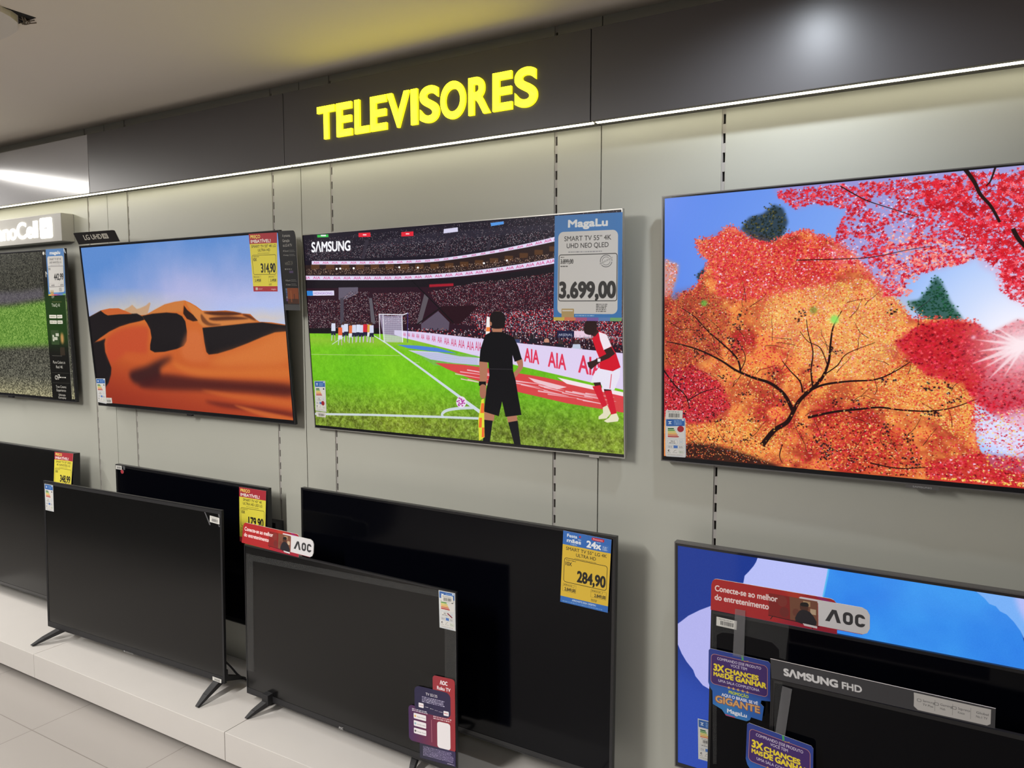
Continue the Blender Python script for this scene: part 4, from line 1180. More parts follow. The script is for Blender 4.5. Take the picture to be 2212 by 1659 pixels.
def lit(name, im):
    return picture_mat(name, im, emit=1.0, rough=0.22, spec=0.25)
PIC = dict(lg=lit('screen_dunes', draw_desert()), maple=lit('screen_maples', draw_maple()), sam=lit('screen_match', draw_match()), nano=lit('screen_grain', draw_noise()), blue=lit('screen_blue', draw_blue()))
# ------------------------------------------------------------------ the televisions
T = {}
T['nano'] = make_tv('wall_television', Q['nano'], 'lit television showing a grainy green pitch, under the white glowing sign at far left', ROWU, PIC['nano'], BEZ['nano'], 0.014, 0.022, 'black_matte')
T['lg'] = make_tv('wall_television', Q['lg'], 'lit television showing orange desert dunes', ROWU, PIC['lg'], BEZ['lg'], 0.012, 0.026, 'black_matte')
T['sam'] = make_tv('wall_television', Q['sam'], 'lit television with silver edge showing a football match', ROWU, PIC['sam'], BEZ['sam'], 0.016, 0.006, 'silver')
T['maple'] = make_tv('wall_television', Q['maple'], 'lit television showing red and orange autumn maple trees', ROWU, PIC['maple'], BEZ['maple'], 0.016, 0.020, 'gunmetal')
T['l1'] = make_tv('wall_television', Q['l1'], 'switched-off wall television cut by the left edge, behind the one on splayed legs', ROWL, M['off_screen_matte'], BEZ['l1'], 0.03, 0.04, 'black')
T['l2'] = make_tv('wall_television', Q['l2'], 'small switched-off wall television with a white barcode and red dot in its top left corner', ROWL, M['off_screen'], BEZ['l2'], 0.018, 0.035, 'black')
T['l3'] = make_tv('wall_television', Q['l3'], 'large switched-off black television below the football match, yellow and blue price tag at its corner', ROWL, M['off_screen'], BEZ['l3'], 0.018, 0.05, 'black')
T['blue'] = make_tv('wall_television', Q['blue'], 'lit television showing blue and lilac paper petals below the autumn trees', ROWL, PIC['blue'], BEZ['blue'], 0.022, 0.018, 'gunmetal')
T['viz'] = make_tv('standing_television', Q['viz'], 'switched-off television on two splayed black legs, front left on the plinth', ROWF, M['off_screen_matte'], BEZ['viz'], 0.010, 0.045, 'black', 'black_matte', bracket=False, blg=(0.02, 0.5))
T['aoc'] = make_tv('standing_television', Q['aoc'], 'switched-off television with a red and purple sticker, front centre on the plinth', ROWF, M['off_screen_matte'], BEZ['aoc'], 0.008, 0.045, 'black', 'black_matte', bracket=False, blg=(0.02, 0.5))
T['aocr'] = make_tv('standing_television', Q['aocr'], 'switched-off black television standing in front of the blue petal screen', ROWF, M['off_screen'], BEZ['aocr'], 0.008, 0.045, 'black', 'black', bracket=False, blg=(0.02, 0.5))
T['fhd'] = make_tv('standing_television', Q['fhd'], 'frontmost switched-off television at the bottom right corner', ROWF, M['off_screen'], BEZ['fhd'], 0.010, 0.045, 'black', 'black', bracket=False, blg=(0.02, 0.5))

def leg(Tv, a, tips, w=0.030, th=0.012):
    """one leg: two blades spreading from the set's underside to the front and to the back"""
    b = MB()
    ax, ay, az = a
    b.box(ax-w*.6, ax+w*.6, ay-0.012, ay+0.014, az-0.006, az+0.03)
    for tx, ty, tz in tips:
        s = w*.5; e = w*.22
        dy = 1 if ty > ay else -1
        A = [(ax-s, ay, az+0.010), (ax+s, ay, az+0.010), (ax+s, ay-dy*0.004, az-th), (ax-s, ay-dy*0.004, az-th)]
        m_ = ((ax*.35+tx*.65), (ay*.35+ty*.65), (az*.35+tz*.65)+.004); q = w*.40
        Bm = [(m_[0]-q, m_[1], m_[2]+0.007), (m_[0]+q, m_[1], m_[2]+0.007), (m_[0]+q, m_[1]-dy*.004, m_[2]-0.006), (m_[0]-q, m_[1]-dy*.004, m_[2]-0.006)]
        Bt = [(tx-e, ty, tz+0.006), (tx+e, ty, tz+0.006), (tx+e, ty-dy*.006, tz+0.0005), (tx-e, ty-dy*.006, tz+0.0005)]
        b.hexa(A+Bm); b.hexa(Bm+Bt)
    b.v = [tuple(Tv.inv @ Vector(v)) for v in b.v]
    return b.build('leg', M['black_matte'], Tv.root, bevel=0.0012)
leg(T['viz'], (-3.315, -0.250, 0.198), [(-3.367, -0.377, ZPT), (-3.355, -0.130, ZPT)], 0.034)
leg(T['viz'], (-2.318, -0.232, 0.203), [(-2.3035, -0.357, ZPT), (-2.335, -0.110, ZPT)], 0.034)
leg(T['aoc'], (-2.052, -0.250, 0.186), [(-2.085, -0.3215, ZPT), (-2.075, -0.170, ZPT)], 0.026)
leg(T['aoc'], (-1.400, -0.222, 0.190), [(-1.375, -0.300, ZPT), (-1.38, -0.140, ZPT)], 0.026)
for key in ('aocr', 'fhd'):
    q = Q[key]; zb_ = q[1]+1.55-q[4]/2
    for s in (-1, 1):
        leg(T[key], (q[0]+s*q[3]*.40, -q[2]+0.014, zb_+0.006), [(q[0]+s*q[3]*.43, -q[2]-0.085, ZPT), (q[0]+s*q[3]*.43, -q[2]+0.105 if key == 'fhd' else -q[2]+0.10, ZPT)], 0.026)

# receivers, badges and other small parts of the sets
def under_box(Tv, px, py, w, hgt, m, name='ir_receiver', depth=0.012):
    v = tv_local(Tv, px, py)
    return local_box(Tv, name, m, v.x-w/2, v.x+w/2, 0.001, depth, -hgt, 0.001)
under_box(T['nano'], 22, 858, 0.040, 0.008, M['black'])
under_box(T['lg'], 408, 896, 0.030, 0.007, M['black'])
under_box(T['sam'], 1283, 986, 0.032, 0.006, M['silver'])
under_box(T['maple'], 1992, 1052, 0.070, 0.009, M['gunmetal'], 'brand_badge')
under_box(T['blue'], 1990, 1720, 0.06, 0.006, M['gunmetal'])
def badge_text(Tv, text, px, py, h, w, m, off=0.0012):
    v = tv_local(Tv, px, py)
    _font.body = text
    me = _fobj.to_mesh(); bm = bmesh.new(); bm.from_mesh(me); _fobj.to_mesh_clear()
    xs = [q.co.x for q in bm.verts]; x0, x1 = min(xs), max(xs)
    for q in bm.verts: q.co = Vector((v.x+((q.co.x-x0)/(x1-x0)-.5)*w, -off, v.z+q.co.y*h/CAPH[0]))
    n = bpy.data.meshes.new('brand_mark'); bm.to_mesh(n); bm.free(); n.materials.append(m)
    o = bpy.data.objects.new('brand_mark', n); COL.objects.link(o); o.parent = Tv.root
    return o
badge_text(T['aoc'], '\u039bOC', 737, 1575, 0.0075, 0.020, M['white_print'])
badge_text(T['viz'], '\u25cf VIZZION', 278, 1411, 0.0065, 0.062, mat('grey_print', (0.25, 0.25, 0.25), 0.5))
badge_text(T['maple'], 'SAMSUNG', 1992, 1054.5, 0.004, 0.040, mat('pale_print', (0.4, 0.4, 0.4), 0.5), 0.0)
# grey clear film left on the switched-off screens
def film(Tv, polys, m='film', name='protective_film'):
    b = MB()
    for p in polys:
        f = [tv_local(Tv, x, y, 0.0016) for x, y in p]
        b.prism(f, [v+Vector((0, 0.0005, 0)) for v in f])
    return b.build(name, M[m], Tv.root)
film(T['aoc'], [[(531.5, 1195), (546, 1199), (548, 1452), (533, 1448)], [(960, 1278), (984, 1284), (986, 1480), (961, 1474)], [(546, 1199), (960, 1278), (960, 1292), (546, 1212)]])
film(T['aocr'], [[(1538, 1319), (1548, 1322), (1548, 1650), (1540, 1650)], [(1548, 1322), (1705, 1351), (1700, 1392), (1697, 1425), (1683, 1421), (1683, 1404), (1668, 1388), (1600, 1371), (1560, 1366), (1548, 1372)]])
film(T['fhd'], [[(1672, 1470), (1690, 1474), (1690, 1659), (1672, 1659)]])

# power cord of the set on splayed legs
b = MB()
pts = [(-2.40, -0.175, 0.245), (-2.37, -0.150, 0.20), (-2.345, -0.135, 0.165), (-2.31, -0.128, 0.152), (-2.25, -0.128, 0.148), (-2.18, -0.140, 0.1475), (-2.09, -0.135, 0.1475)]
b.tube([tuple(v) for v in [T['viz'].inv @ Vector(p) for p in curve(pts, 5)]], 0.004, 8)
b.build('power_cord', M['black_matte'], T['viz'].root)
# arm of the small set's wall mount reaching over to the upright
pa, pb_, pc = at_y(590, 1124, -0.02), at_y(607, 1121, -0.02), at_y(608, 1150, -0.02)
b = MB(); b.box(pa[0]-0.12, pb_[0]-0.004, -0.045, -0.004, pc[2]-0.05, pa[2])
b.v = [tuple(T['l2'].inv @ Vector(v)) for v in b.v]
b.build('mount_arm', M['black_matte'], T['l2'].root)

# ------------------------------------------------------------------ stickers (parts of the sets)
def energy_label(seed, number='14,2', dot=None):
    c = Canvas(130, 290, (214, 213, 210))
    c.rect(3, 3, 127, 287, (150, 178, 205), 1, 6); c.rect(5, 5, 125, 285, (216, 215, 212), 1, 5)
    c.rect(6, 6, 124, 58, (44, 96, 170), 1, 5)
    c.poly([(16, 22), (44, 22), (30, 32)], (225, 232, 240)); c.poly([(16, 42), (44, 42), (30, 32)], (205, 220, 236))
    c.scribble(56, 14, 110, 50, 4, (170, 198, 230), .8, seed); c.ellipse(114, 14, 7, 7, (214, 224, 236))
    for i, col in enumerate(((24, 96, 48), (92, 152, 60), (206, 196, 84), (226, 176, 70), (208, 112, 58), (176, 40, 42))):
        y = 72+i*12; x1 = 52+i*6
        c.poly([(16, y), (x1, y), (x1+6, y+4.5), (x1, y+9), (16, y+9)], col)
    c.rect(100, 70, 114, 84, (40, 40, 46), 1, 3)
    c.line([(8, 152), (122, 152)], 1.5, (150, 170, 190))
    c.frame(14, 160, 78, 192, 1.4, (140, 165, 190), 8); c.text(number, 46, 176, 10, (50, 50, 52), 'c', bold=.6); c.scribble(24, 180, 68, 189, 1, (80, 80, 84), .9, seed+1)
    c.frame(88, 160, 112, 192, 1.4, (140, 165, 190), 6); c.scribble(94, 168, 106, 184, 2, (130, 160, 200), .9, seed+2)
    c.frame(12, 200, 118, 226, 1.2, (140, 165, 190), 6); c.rect(52, 203, 78, 223, (70, 116, 190)); c.scribble(18, 206, 44, 222, 2, (110, 110, 130), .9, seed+3); c.scribble(86, 206, 110, 222, 2, (100, 100, 110), .9, seed+4)
    c.ellipse(24, 244, 8, 8, (40, 40, 44)); c.ellipse(27, 244, 5, 7, (200, 200, 200)); c.line([(52, 252), (60, 240), (70, 236)], 2, (110, 110, 90)); c.scribble(46, 254, 78, 262, 1, (150, 150, 150), .8, seed+5)
    c.frame(86, 236, 118, 262, 1.2, (150, 170, 150), 6); c.scribble(90, 244, 114, 258, 2, (120, 150, 110), .8, seed+6); c.scribble(12, 258, 36, 264, 1, (90, 90, 90), .8, seed+7); c.scribble(14, 270, 116, 280, 2, (140, 140, 140), .8, seed+8)
    if dot == 'top': c.ellipse(98, 80, 21, 23, (160, 30, 44))
    if dot == 'low': c.ellipse(92, 212, 19, 21, (156, 28, 40))
    if dot == 'pen': c.line([(66, 166), (104, 194)], 9, (130, 20, 46))
    return picture_mat('energy_label_print', c.image('energy_label_%d' % seed), rough=.4)
def barcode(seed):
    c = Canvas(120, 70, (214, 213, 208)); rr = random.Random(seed)
    c.scribble(14, 8, 106, 18, 1, (110, 110, 110), .9, seed)
    x = 24
    while x < 100:
        w_ = rr.choice((1.5, 2, 3)); c.rect(x, 24, x+w_, 56, (50, 50, 52)); x += w_+rr.choice((1.2, 2, 3))
    c.scribble(30, 60, 92, 65, 1, (110, 110, 110), .8, seed+1)
    return picture_mat('barcode_print', c.image('barcode_%d' % seed), rough=.45)
def sticker(Tv, name, m, pts, outline=RECT, off=0.0012, side=None):
    return card(name, quad_on(Tv, pts, off), outline, m, 0.0006, Tv, side=side)
sticker(T['lg'], 'energy_label', energy_label(1, '16,2'), [(206.8, 817.6), (226.7, 817.7), (229.9, 872.3), (211.3, 868.5)], off=.002)
sticker(T['lg'], 'barcode_sticker', barcode(2), [(227.5, 859), (241, 859.7), (242.4, 871), (229, 871)], off=.0014)
sticker(T['sam'], 'energy_label', energy_label(3, '14,2', 'low'), [(679, 822.8), (702.4, 822.8), (705.2, 890), (681.7, 886.8)], off=.002)
sticker(T['sam'], 'barcode_sticker', barcode(4), [(682.4, 889), (704, 891), (703.4, 901.8), (684, 899.7)], off=.0014)
sticker(T['maple'], 'energy_label', energy_label(5, '22,3', 'top'), [(1437, 904), (1480.7, 903), (1481.9, 988.4), (1437.3, 985.7)], rrect(0, 0, 1, 1, .06), .0014)
sticker(T['maple'], 'barcode_sticker', barcode(6), [(1438.5, 885.8), (1475, 886.8), (1474, 906), (1437, 905)], off=.002)
sticker(T['viz'], 'energy_label', energy_label(7, '12,0'), [(96, 1044.7), (114.4, 1048.3), (116.2, 1105.5), (98.4, 1101.5)])
sticker(T['viz'], 'barcode_sticker', barcode(8), [(453.3, 1113.5), (473.9, 1119.3), (473.9, 1133), (452.9, 1127.3)])
sticker(T['viz'], 'barcode_sticker', barcode(9), [(459, 1461.2), (478, 1468), (477.8, 1476), (459.3, 1469)])
sticker(T['l2'], 'barcode_sticker', barcode(10), [(250.2, 1004.8), (262.7, 1006.4), (263, 1015), (250.2, 1013)])
t_ = np.linspace(0, 2*math.pi, 24)[:-1]
sticker(T['l2'], 'red_dot_sticker', mat('red_dot', rgb(170, 50, 60), .5), [(260.5, 1014), (267, 1015.5), (267, 1024), (260.5, 1022.5)], [(.5+.5*math.cos(a), .5+.5*math.sin(a)) for a in t_])
for p in ([(441, 1106), (443.5, 1106.6), (455, 1134), (452.5, 1134.5)], [(471, 1110.5), (474, 1111), (475, 1118), (472, 1118)], [(471, 1134), (474, 1135), (475.5, 1138), (473, 1138.5)]): film(T['viz'], [p], 'strip', 'tape_remnant')
film(T['l2'], [[(264.5, 1006.5), (270, 1007.5), (270, 1014.5), (266.5, 1015)]], 'strip', 'tape_remnant')
sticker(T['aoc'], 'energy_label', energy_label(11, '8,0', 'pen'), [(947.4, 1274.8), (982.8, 1281.9), (984.2, 1363.6), (949.6, 1355.3)])
sticker(T['aoc'], 'barcode_sticker', barcode(12), [(953, 1284), (978.5, 1289), (979, 1303), (953, 1299.5)], off=.0022)
sticker(T['blue'], 'energy_label', energy_label(13, '13,1'), [(1507.3, 1552), (1547, 1562), (1547.5, 1650), (1508.4, 1639.2)])
sticker(T['blue'], 'barcode_sticker', barcode(14), [(1511, 1592), (1547, 1600), (1547, 1613), (1511, 1606)], off=.0022)
sticker(T['aocr'], 'barcode_sticker', barcode(15), [(1547.8, 1332), (1592, 1342), (1591, 1360.7), (1547.3, 1351)], off=.0024)

def roku_sticker():
    c = Canvas(420, 720, (0, 0, 0), 0.0)
    g = rrect(0, 0, 1, 1, .1)
    def block(x0, y0, x1, y1, r, ca, cb, cn=(1, 1, 1, 1)):
        c.poly(rrect(x0, y0, x1, y1, r, 6, cn), ca)
        msk = c.cover(*c.loops([rrect(x0, y0, x1, y1, r, 6, cn)]))
        k = np.linspace(0, 1, msk[0].shape[1])[None, :, None]*msk[0][..., None]
        v = c.a[msk[2]:msk[2]+msk[0].shape[0], msk[1]:msk[1]+msk[0].shape[1]]
        v[:] = v*(1-k)+np.array(cb, np.float32)/255*k
    block(222, 0, 410, 600, 26, (150, 46, 58), (160, 44, 52))
    block(4, 290, 410, 590, 34, (66, 36, 88), (160, 44, 52))
    c.rect(60, 118, 372, 330, (38, 34, 72), .97, 44)
    c.poly([(60, 118), (222, 118), (222, 150), (60, 330)], (26, 26, 36), .0)
    block(100, 590, 410, 716, 4, (34, 34, 56), (50, 40, 84))
    wt = (236, 232, 236)
    c.text('\u039bOC', 316, 62, 30, wt, 'c', w=62, bold=2.4); c.text('Roku TV', 316, 108, 27, wt, 'c', w=112, bold=1.6)
    c.text('TV S5135', 210, 180, 22, wt, 'c', w=100, bold=.8); c.scribble(126, 192, 326, 244, 4, (206, 200, 226), .9, 3)
    c.rect(96, 254, 140, 292, wt, 1, 5); c.rect(312, 274, 356, 312, wt, 1, 5); c.scribble(102, 268, 134, 280, 1, (190, 130, 130), 1, 4); c.scribble(318, 288, 350, 298, 1, (190, 70, 80), 1, 5)
    for x, y, w_ in ((152, 274, 34), (196, 278, 34), (238, 282, 26), (270, 286, 36)): c.scribble(x, y, x+w_, y+8, 1, wt, .9, x)
    c.scribble(36, 312, 180, 338, 2, wt, .95, 6); c.scribble(224, 330, 388, 362, 2, wt, .95, 7)
    for i, (a, cl) in enumerate((('Apple Home', (226, 176, 90)), ('works with', (140, 190, 200)), ('Google Home', (90, 90, 90)))):
        y = 350+i*62; c.rect(50, y, 160, y+46, wt, 1, 6); c.ellipse(64, y+24, 8, 9, cl); c.text(a, 78, y+30, 10, (120, 120, 126), w=76)
    c.line([(206, 372), (208, 560)], 3, (196, 130, 140))
    c.rect(256, 372, 368, 590, wt, 1, 22)
    c.scribble(130, 606, 392, 690, 9, (170, 160, 196), .95, 9); c.scribble(340, 700, 400, 708, 1, wt, .95, 10)
    return picture_mat('promo_sticker_print', c.image('promo_sticker'), rough=.35, alpha=True)
sticker(T['aoc'], 'promo_sticker', roku_sticker(), [(880, 1446), (985, 1469), (987, 1659), (883, 1631)], off=.0018, side=film_mat('sticker_backing', 0.02, (0.02, 0.02, 0.02)))

def feature_strip():
    c = Canvas(150, 700, (20, 20, 19)); wt = (226, 224, 216)
    c.poly([(0, 190), (150, 190), (150, 440), (0, 440)], (34, 74, 22), .75, blur=30)  # green glow of the screen behind, painted into the print
    c.ellipse(16, 14, 7, 8, wt); c.text('LG', 28, 20, 12, wt); c.text('N', 20, 124, 26, wt, bold=1)
    c.text('\u03b17', 50, 222, 14, wt, sx=.8); c.line([(50, 240), (120, 240)], 1.5, (150, 130, 90))
    c.text('ThinQ AI', 75, 262, 15, wt, 'c', w=58, bold=.6)
    for y in (300, 326):
        c.rect(22, y, 74, y+16, wt, 1, 2); c.rect(78, y, 118, y+16, wt, 1, 2); c.scribble(26, y+4, 70, y+12, 1, (120, 130, 100), .9, y); c.scribble(82, y+4, 114, y+12, 1, (120, 130, 100), .9, y+1)
    c.rect(24, 372, 82, 440, (52, 74, 44)); 
    for x, y in ((58, 386), (70, 386), (58, 404), (46, 404), (34, 394), (34, 410)): c.rect(x, y, x+12, y+14, (190, 196, 180))
    c.ellipse(106, 410, 12, 26, (216, 160, 100), .9, blur=6); c.rect(84, 452, 120, 490, (60, 50, 40), .8); c.rect(20, 492, 96, 494, (90, 90, 84))
    c.text('Pure Colors in', 70, 530, 13, wt, 'c', w=92, bold=.4); c.text('Real 4K', 70, 552, 13, wt, 'c', w=52, bold=.4)
    c.line([(10, 574), (140, 574)], 1, (90, 90, 84)); c.text('\u03b17', 30, 606, 24, wt, bold=.8); c.scribble(66, 590, 120, 600, 1, wt, .9, 20)
    c.line([(10, 622), (140, 622)], 1, (90, 90, 84)); c.text('True Cinema', 72, 646, 12, wt, 'c', w=80, bold=.4); c.text('Experience', 72, 663, 12, wt, 'c', w=72, bold=.4)
    c.text('Ultimate', 76, 684, 10, wt, 'c', w=52, bold=.6); c.text('Gameplay', 76, 697, 10, wt, 'c', w=60, bold=.6)
    return picture_mat('feature_strip_print', c.image('feature_strip'), rough=.25)
sticker(T['nano'], 'feature_strip', feature_strip(), [(88.5, 541), (134, 538), (155.5, 864), (114, 861)], off=.0012)
b = MB()
for p0, p1 in (((137, 535), (158, 546)), ((139, 538), (150, 544))):
    a1 = on_tv(T['nano'], *p0, .004); a2 = a1+np.array([0.045, -0.022, -0.010])
    f = [a1, a2, a2+np.array([0.004, 0.0, -0.014]), a1+np.array([0.0, 0, -0.016])]
    b.prism([T['nano'].inv @ Vector(v) for v in f], [T['nano'].inv @ Vector(v+np.array([0, .0008, 0])) for v in f])
b.build('tape_flap', M['tape'], T['nano'].root)

# ------------------------------------------------------------------ price tags (hung on the sets)
def money(c, t, x, y, h, w, bold, col=(24, 22, 20)):
    c.text(t, x, y, h, col, 'r', w=w, bold=bold)
def yellow_tag(lines, plan, price, total, seed, head='red'):
    c = Canvas(340, 480, (224, 212, 70) if head == 'red' else (222, 186, 58)); bk = (44, 38, 20)
    if head == 'red':
        c.rect(0, 0, 340, 84, (170, 44, 56)); c.text('PRE\u00c7O', 18, 38, 25, (244, 226, 110), w=118, bold=1.6); c.text('IMBAT\u00cdVEL!', 18, 76, 25, (242, 236, 232), w=240, bold=1.6)
        c.rect(0, 436, 340, 480, (170, 44, 56)); c.rect(30, 446, 62, 468, (200, 190, 180), 1, 3); c.scribble(70, 452, 130, 466, 2, (230, 200, 196), .8, seed); c.text('magalu', 318, 466, 12, (240, 230, 230), 'r', w=66, bold=.6)
    else:
        bl = (48, 108, 190)
        c.rect(0, 0, 340, 90, bl); wt = (236, 240, 246)
        c.text('Festa', 30, 36, 20, wt, w=72, bold=1.4); c.text('m\u00e3es', 30, 70, 24, wt, w=100, bold=1.8); c.text('das', 108, 46, 10, wt, w=22, bold=.8); c.ellipse(122, 22, 7, 6, (196, 40, 62)); c.text('magalu', 56, 83, 8, wt, w=46, bold=.4)
        c.rect(204, 8, 292, 28, (190, 36, 60), 1, 9); c.text('Presentes', 248, 23, 10, wt, 'c', w=66, bold=.6); c.text('24x', 172, 78, 40, wt, w=98, bold=3.4); c.scribble(240, 32, 270, 40, 1, wt, .9, 2); c.frame(276, 46, 324, 84, 1, (120, 160, 220), 6); c.scribble(282, 52, 318, 80, 3, wt, .9, 3)
        c.rect(0, 438, 340, 480, bl); c.text('APROVEITE ESSA OFERTA!', 170, 458, 12, wt, 'c', w=170, bold=.9); c.scribble(16, 464, 324, 474, 1, (150, 190, 230), .7, 5)
    y = 116 if head == 'red' else 124
    for i, t in enumerate(lines): c.text(t, 170, y+i*32, 21, bk, 'c', w=lines[t] if isinstance(lines, dict) else None, bold=.7)
    c.scribble(90, y+44, 250, y+50, 1, bk, .8, seed+3)
    c.frame(16, 176, 324, 340, 3.4, bk, 18)
    c.scribble(28, 186, 110, 194, 1, bk, .9, seed+4); c.text(plan, 28, 226, 24, bk, w=44, bold=1.2)
    money(c, price, 312, 320, 70, 196, 3.6)
    for x0, x1 in ((14, 110), (216, 324)):
        c.frame(x0, 350, x0+82, 366, 1, bk, 0); c.frame(x0, 350, x1, 402, 1, bk, 0); c.scribble(x0+6, 354, x0+72, 362, 1, bk, .8, seed+6); money(c, total, x1-4, 396, 20, 78, 1.2)
    c.scribble(220, 412, 262, 430, 3, bk, .8, seed+7)
    return picture_mat('price_tag_print', c.image('price_tag_%d' % seed), rough=.5)
def white_tag(lines, seed, big, plan=None, old=None, total=None):
    c = Canvas(340, 480, (48, 118, 188)); bk = (30, 28, 28); wt = (226, 228, 230)
    c.rect(20, 74, 320, 448, (206, 205, 203), 1, 26)
    c.text('magalu' if total else 'MagaLu', 170, 54, 30, wt, 'c', w=196, bold=3.0)
    for i, t in enumerate(lines): c.text(t, 170, 116+i*32, 21, bk, 'c', w=lines[t], bold=.6)
    c.scribble(74, 162, 266, 170, 1, (110, 110, 120), .8, seed)
    c.frame(24, 176, 318, 390, 3.2, bk, 12)
    if old:
        c.scribble(34, 186, 56, 192, 1, bk, .9, seed+1); c.text(old, 34, 218, 20, bk, w=66, bold=.9); c.line([(34, 210), (98, 206)], 2, bk); c.scribble(34, 226, 76, 234, 1, bk, .9, seed+2)
        t = np.linspace(0, 2*math.pi, 40)[:-1]
        for r_, w_ in ((28, 3), (19, 2)):
            p = np.stack([264+r_*np.cos(t), 210+r_*np.sin(t)*.95], 1); c.line(np.concatenate([p, p[:2]]), w_, (90, 90, 92))
        c.poly([(230, 218), (298, 186), (302, 198), (234, 230)], (206, 205, 203)); c.text('PRODUTO DE SALDO', 236, 226, 7, (90, 90, 92), w=66, right=(.905, -.425), up=(-.425, -.905), bold=.3)
        money(c, big, 308, 372, 68, 276, 4.6, bk)
    else:
        c.text(plan, 34, 214, 22, bk, w=36, bold=1); money(c, big, 306, 318, 62, 178, 3.4, bk)
        for x0, x1 in ((36, 130), (206, 304)):
            c.frame(x0, 352, x1, 386, 1, (120, 120, 120)); money(c, total, x1-4, 380, 15, 62, .8, bk)
    c.scribble(216, 400, 272, 440, 5, bk, .7, seed+5)
    c.rect(42, 424, 106, 466, (176, 150, 96), 1, 4); c.rect(46, 430, 100, 436, (210, 204, 196), 1, 1)
    c.scribble(112, 452, 210, 460, 1, (190, 214, 236), .8, seed+6)
    for i, col in enumerate(((206, 180, 70), (214, 120, 80), (170, 80, 130), (120, 90, 170), (90, 130, 190), (110, 170, 110))):
        c.rect(i*57, 464, i*57+58, 480, col)
    return picture_mat('price_tag_print', c.image('price_tag_%d' % seed), rough=.45)
GT = 'price tags hung on the televisions'
def price(Tv, m, pts, label, off=0.0035):
    o = card('price_tag', quad_on(Tv, pts, off), RECT, m, 0.0008)
    return tag(o, label, 'price tag', GT)
price(T['nano'], white_tag({'SMART TV 50" 4K': 220, 'UHD NANOCELL LG': 224}, 101, '442,99', '10X', None, '4.429,90'), [(98.6, 538.6), (137.6, 536.2), (142, 637.4), (104.8, 639)], 'blue and white price tag reading 442,99 on the grainy pitch television')
price(T['lg'], yellow_tag({'SMART TV 55" 4K LG': 300, 'ULTRA HD': 146}, '10X', '314,90', '3.149,00', 102), [(537.2, 505.3), (598, 502), (599.6, 629.7), (547.8, 629.7)], 'yellow and red price tag reading 314,90 on the desert dune television', .004)
price(T['sam'], white_tag({'SMART TV 55\u201d 4K': 236, 'UHD NEO QLED': 210}, 103, '3.699,00', None, '3.899,00'), [(1198.4, 466.2), (1344.8, 458.2), (1342.8, 694), (1195.6, 692.4)], 'large blue and white price tag reading 3.699,00 on the football television', .004)
price(T['l1'], yellow_tag({'SMART TV 55" UHD': 270, '4K NANOCELL LG': 250}, '10X', '348,99', '3.489,90', 104), [(118, 975.8), (158.1, 980), (151.5, 1077), (115.5, 1069)], 'yellow and red price tag reading 348,99 on the leftmost switched-off television')
price(T['l2'], yellow_tag({'SMART TV 43" 4K': 240, 'ULTRA HD LED LG': 246}, '10X', '179,90', '1.799,00', 105), [(516.5, 1051.7), (574.8, 1060.7), (572, 1180), (518, 1169.2)], 'yellow and red price tag reading 179,90 behind a red and white topper')
price(T['l3'], yellow_tag({'SMART TV 55" LG 4K': 288, 'ULTRA HD': 140}, '10X', '284,90', '2.849,00', 106, 'blue'), [(1216.8, 1145.8), (1320.9, 1166), (1312.7, 1323.7), (1210.1, 1299.6)], 'yellow price tag with blue header reading 284,90')

# ------------------------------------------------------------------ toppers and cards
def topper_aoc(seed):
    c = Canvas(680, 150, (166, 34, 40)); 
    k = np.linspace(0, 1, 680)[None, :, None]; kk = np.linspace(0, 1, 150)[:, None, None]
    c.a[:] = c.a*(1-.3*kk)+np.array([150, 20, 80])/255*.3*kk
    c.poly([(0, 0), (380, 0), (420, 60), (300, 150), (0, 150)], (178, 38, 36), .7, blur=14); c.poly([(330, 0), (400, 0), (470, 90), (420, 100)], (190, 70, 40), .6, blur=10)
    c.poly([(380, 0), (460, 0), (550, 40), (550, 18), (480, 0)], (150, 28, 110)); c.poly([(392, 18), (400, 14), (690, 14), (690, 26), (400, 30)], (220, 214, 220))
    c.poly([(262, 22), (470, 22), (472, 128), (262, 122)], (120, 30, 28), .75); c.poly([(352, 22), (470, 24), (472, 128), (356, 124)], (120, 78, 58), .95)
    c.rect(410, 30, 440, 52, (190, 160, 120), .8); c.rect(440, 60, 464, 84, (210, 190, 160), .8)
    for x, y, r_, col in ((320, 48, 22, (130, 50, 44)), (414, 58, 18, (80, 46, 36)), (380, 88, 15, (110, 60, 48)), (330, 96, 20, (116, 40, 38))): c.ellipse(x, y, r_, r_*1.15, col)
    c.poly([(396, 76), (440, 76), (466, 128), (380, 128)], (34, 30, 38), 1, smooth=3); c.poly([(402, 40), (428, 36), (432, 52), (400, 54)], (26, 20, 20), 1, smooth=3)
    c.line([(262, 124), (480, 132)], 3, (20, 16, 18)); c.line([(280, 126), (272, 140)], 3, (20, 16, 18)); c.line([(440, 130), (452, 146)], 4, (20, 16, 18)); c.poly([(410, 130), (470, 132), (470, 142), (416, 140)], (214, 206, 210))
    c.poly([(472, 15), (690, 15), (690, 129), (474, 128)], (214, 213, 216))
    c.text('Conecte-se ao melhor', 18, 56, 26, (240, 226, 226), w=282, bold=1.5); c.text('do entretenimento', 18, 98, 26, (240, 226, 226), w=244, bold=1.5)
    dk = (54, 54, 58)
    c.poly([(502, 100), (530, 46), (548, 46), (566, 100), (550, 100), (538, 62), (520, 100)], dk); 
    c.frame(574, 46, 614, 100, 13, dk, 18); c.frame(622, 46, 662, 100, 13, dk, 18); c.rect(648, 62, 668, 84, (214, 213, 216))
    return picture_mat('topper_print', c.image('topper_%d' % seed), rough=.4)
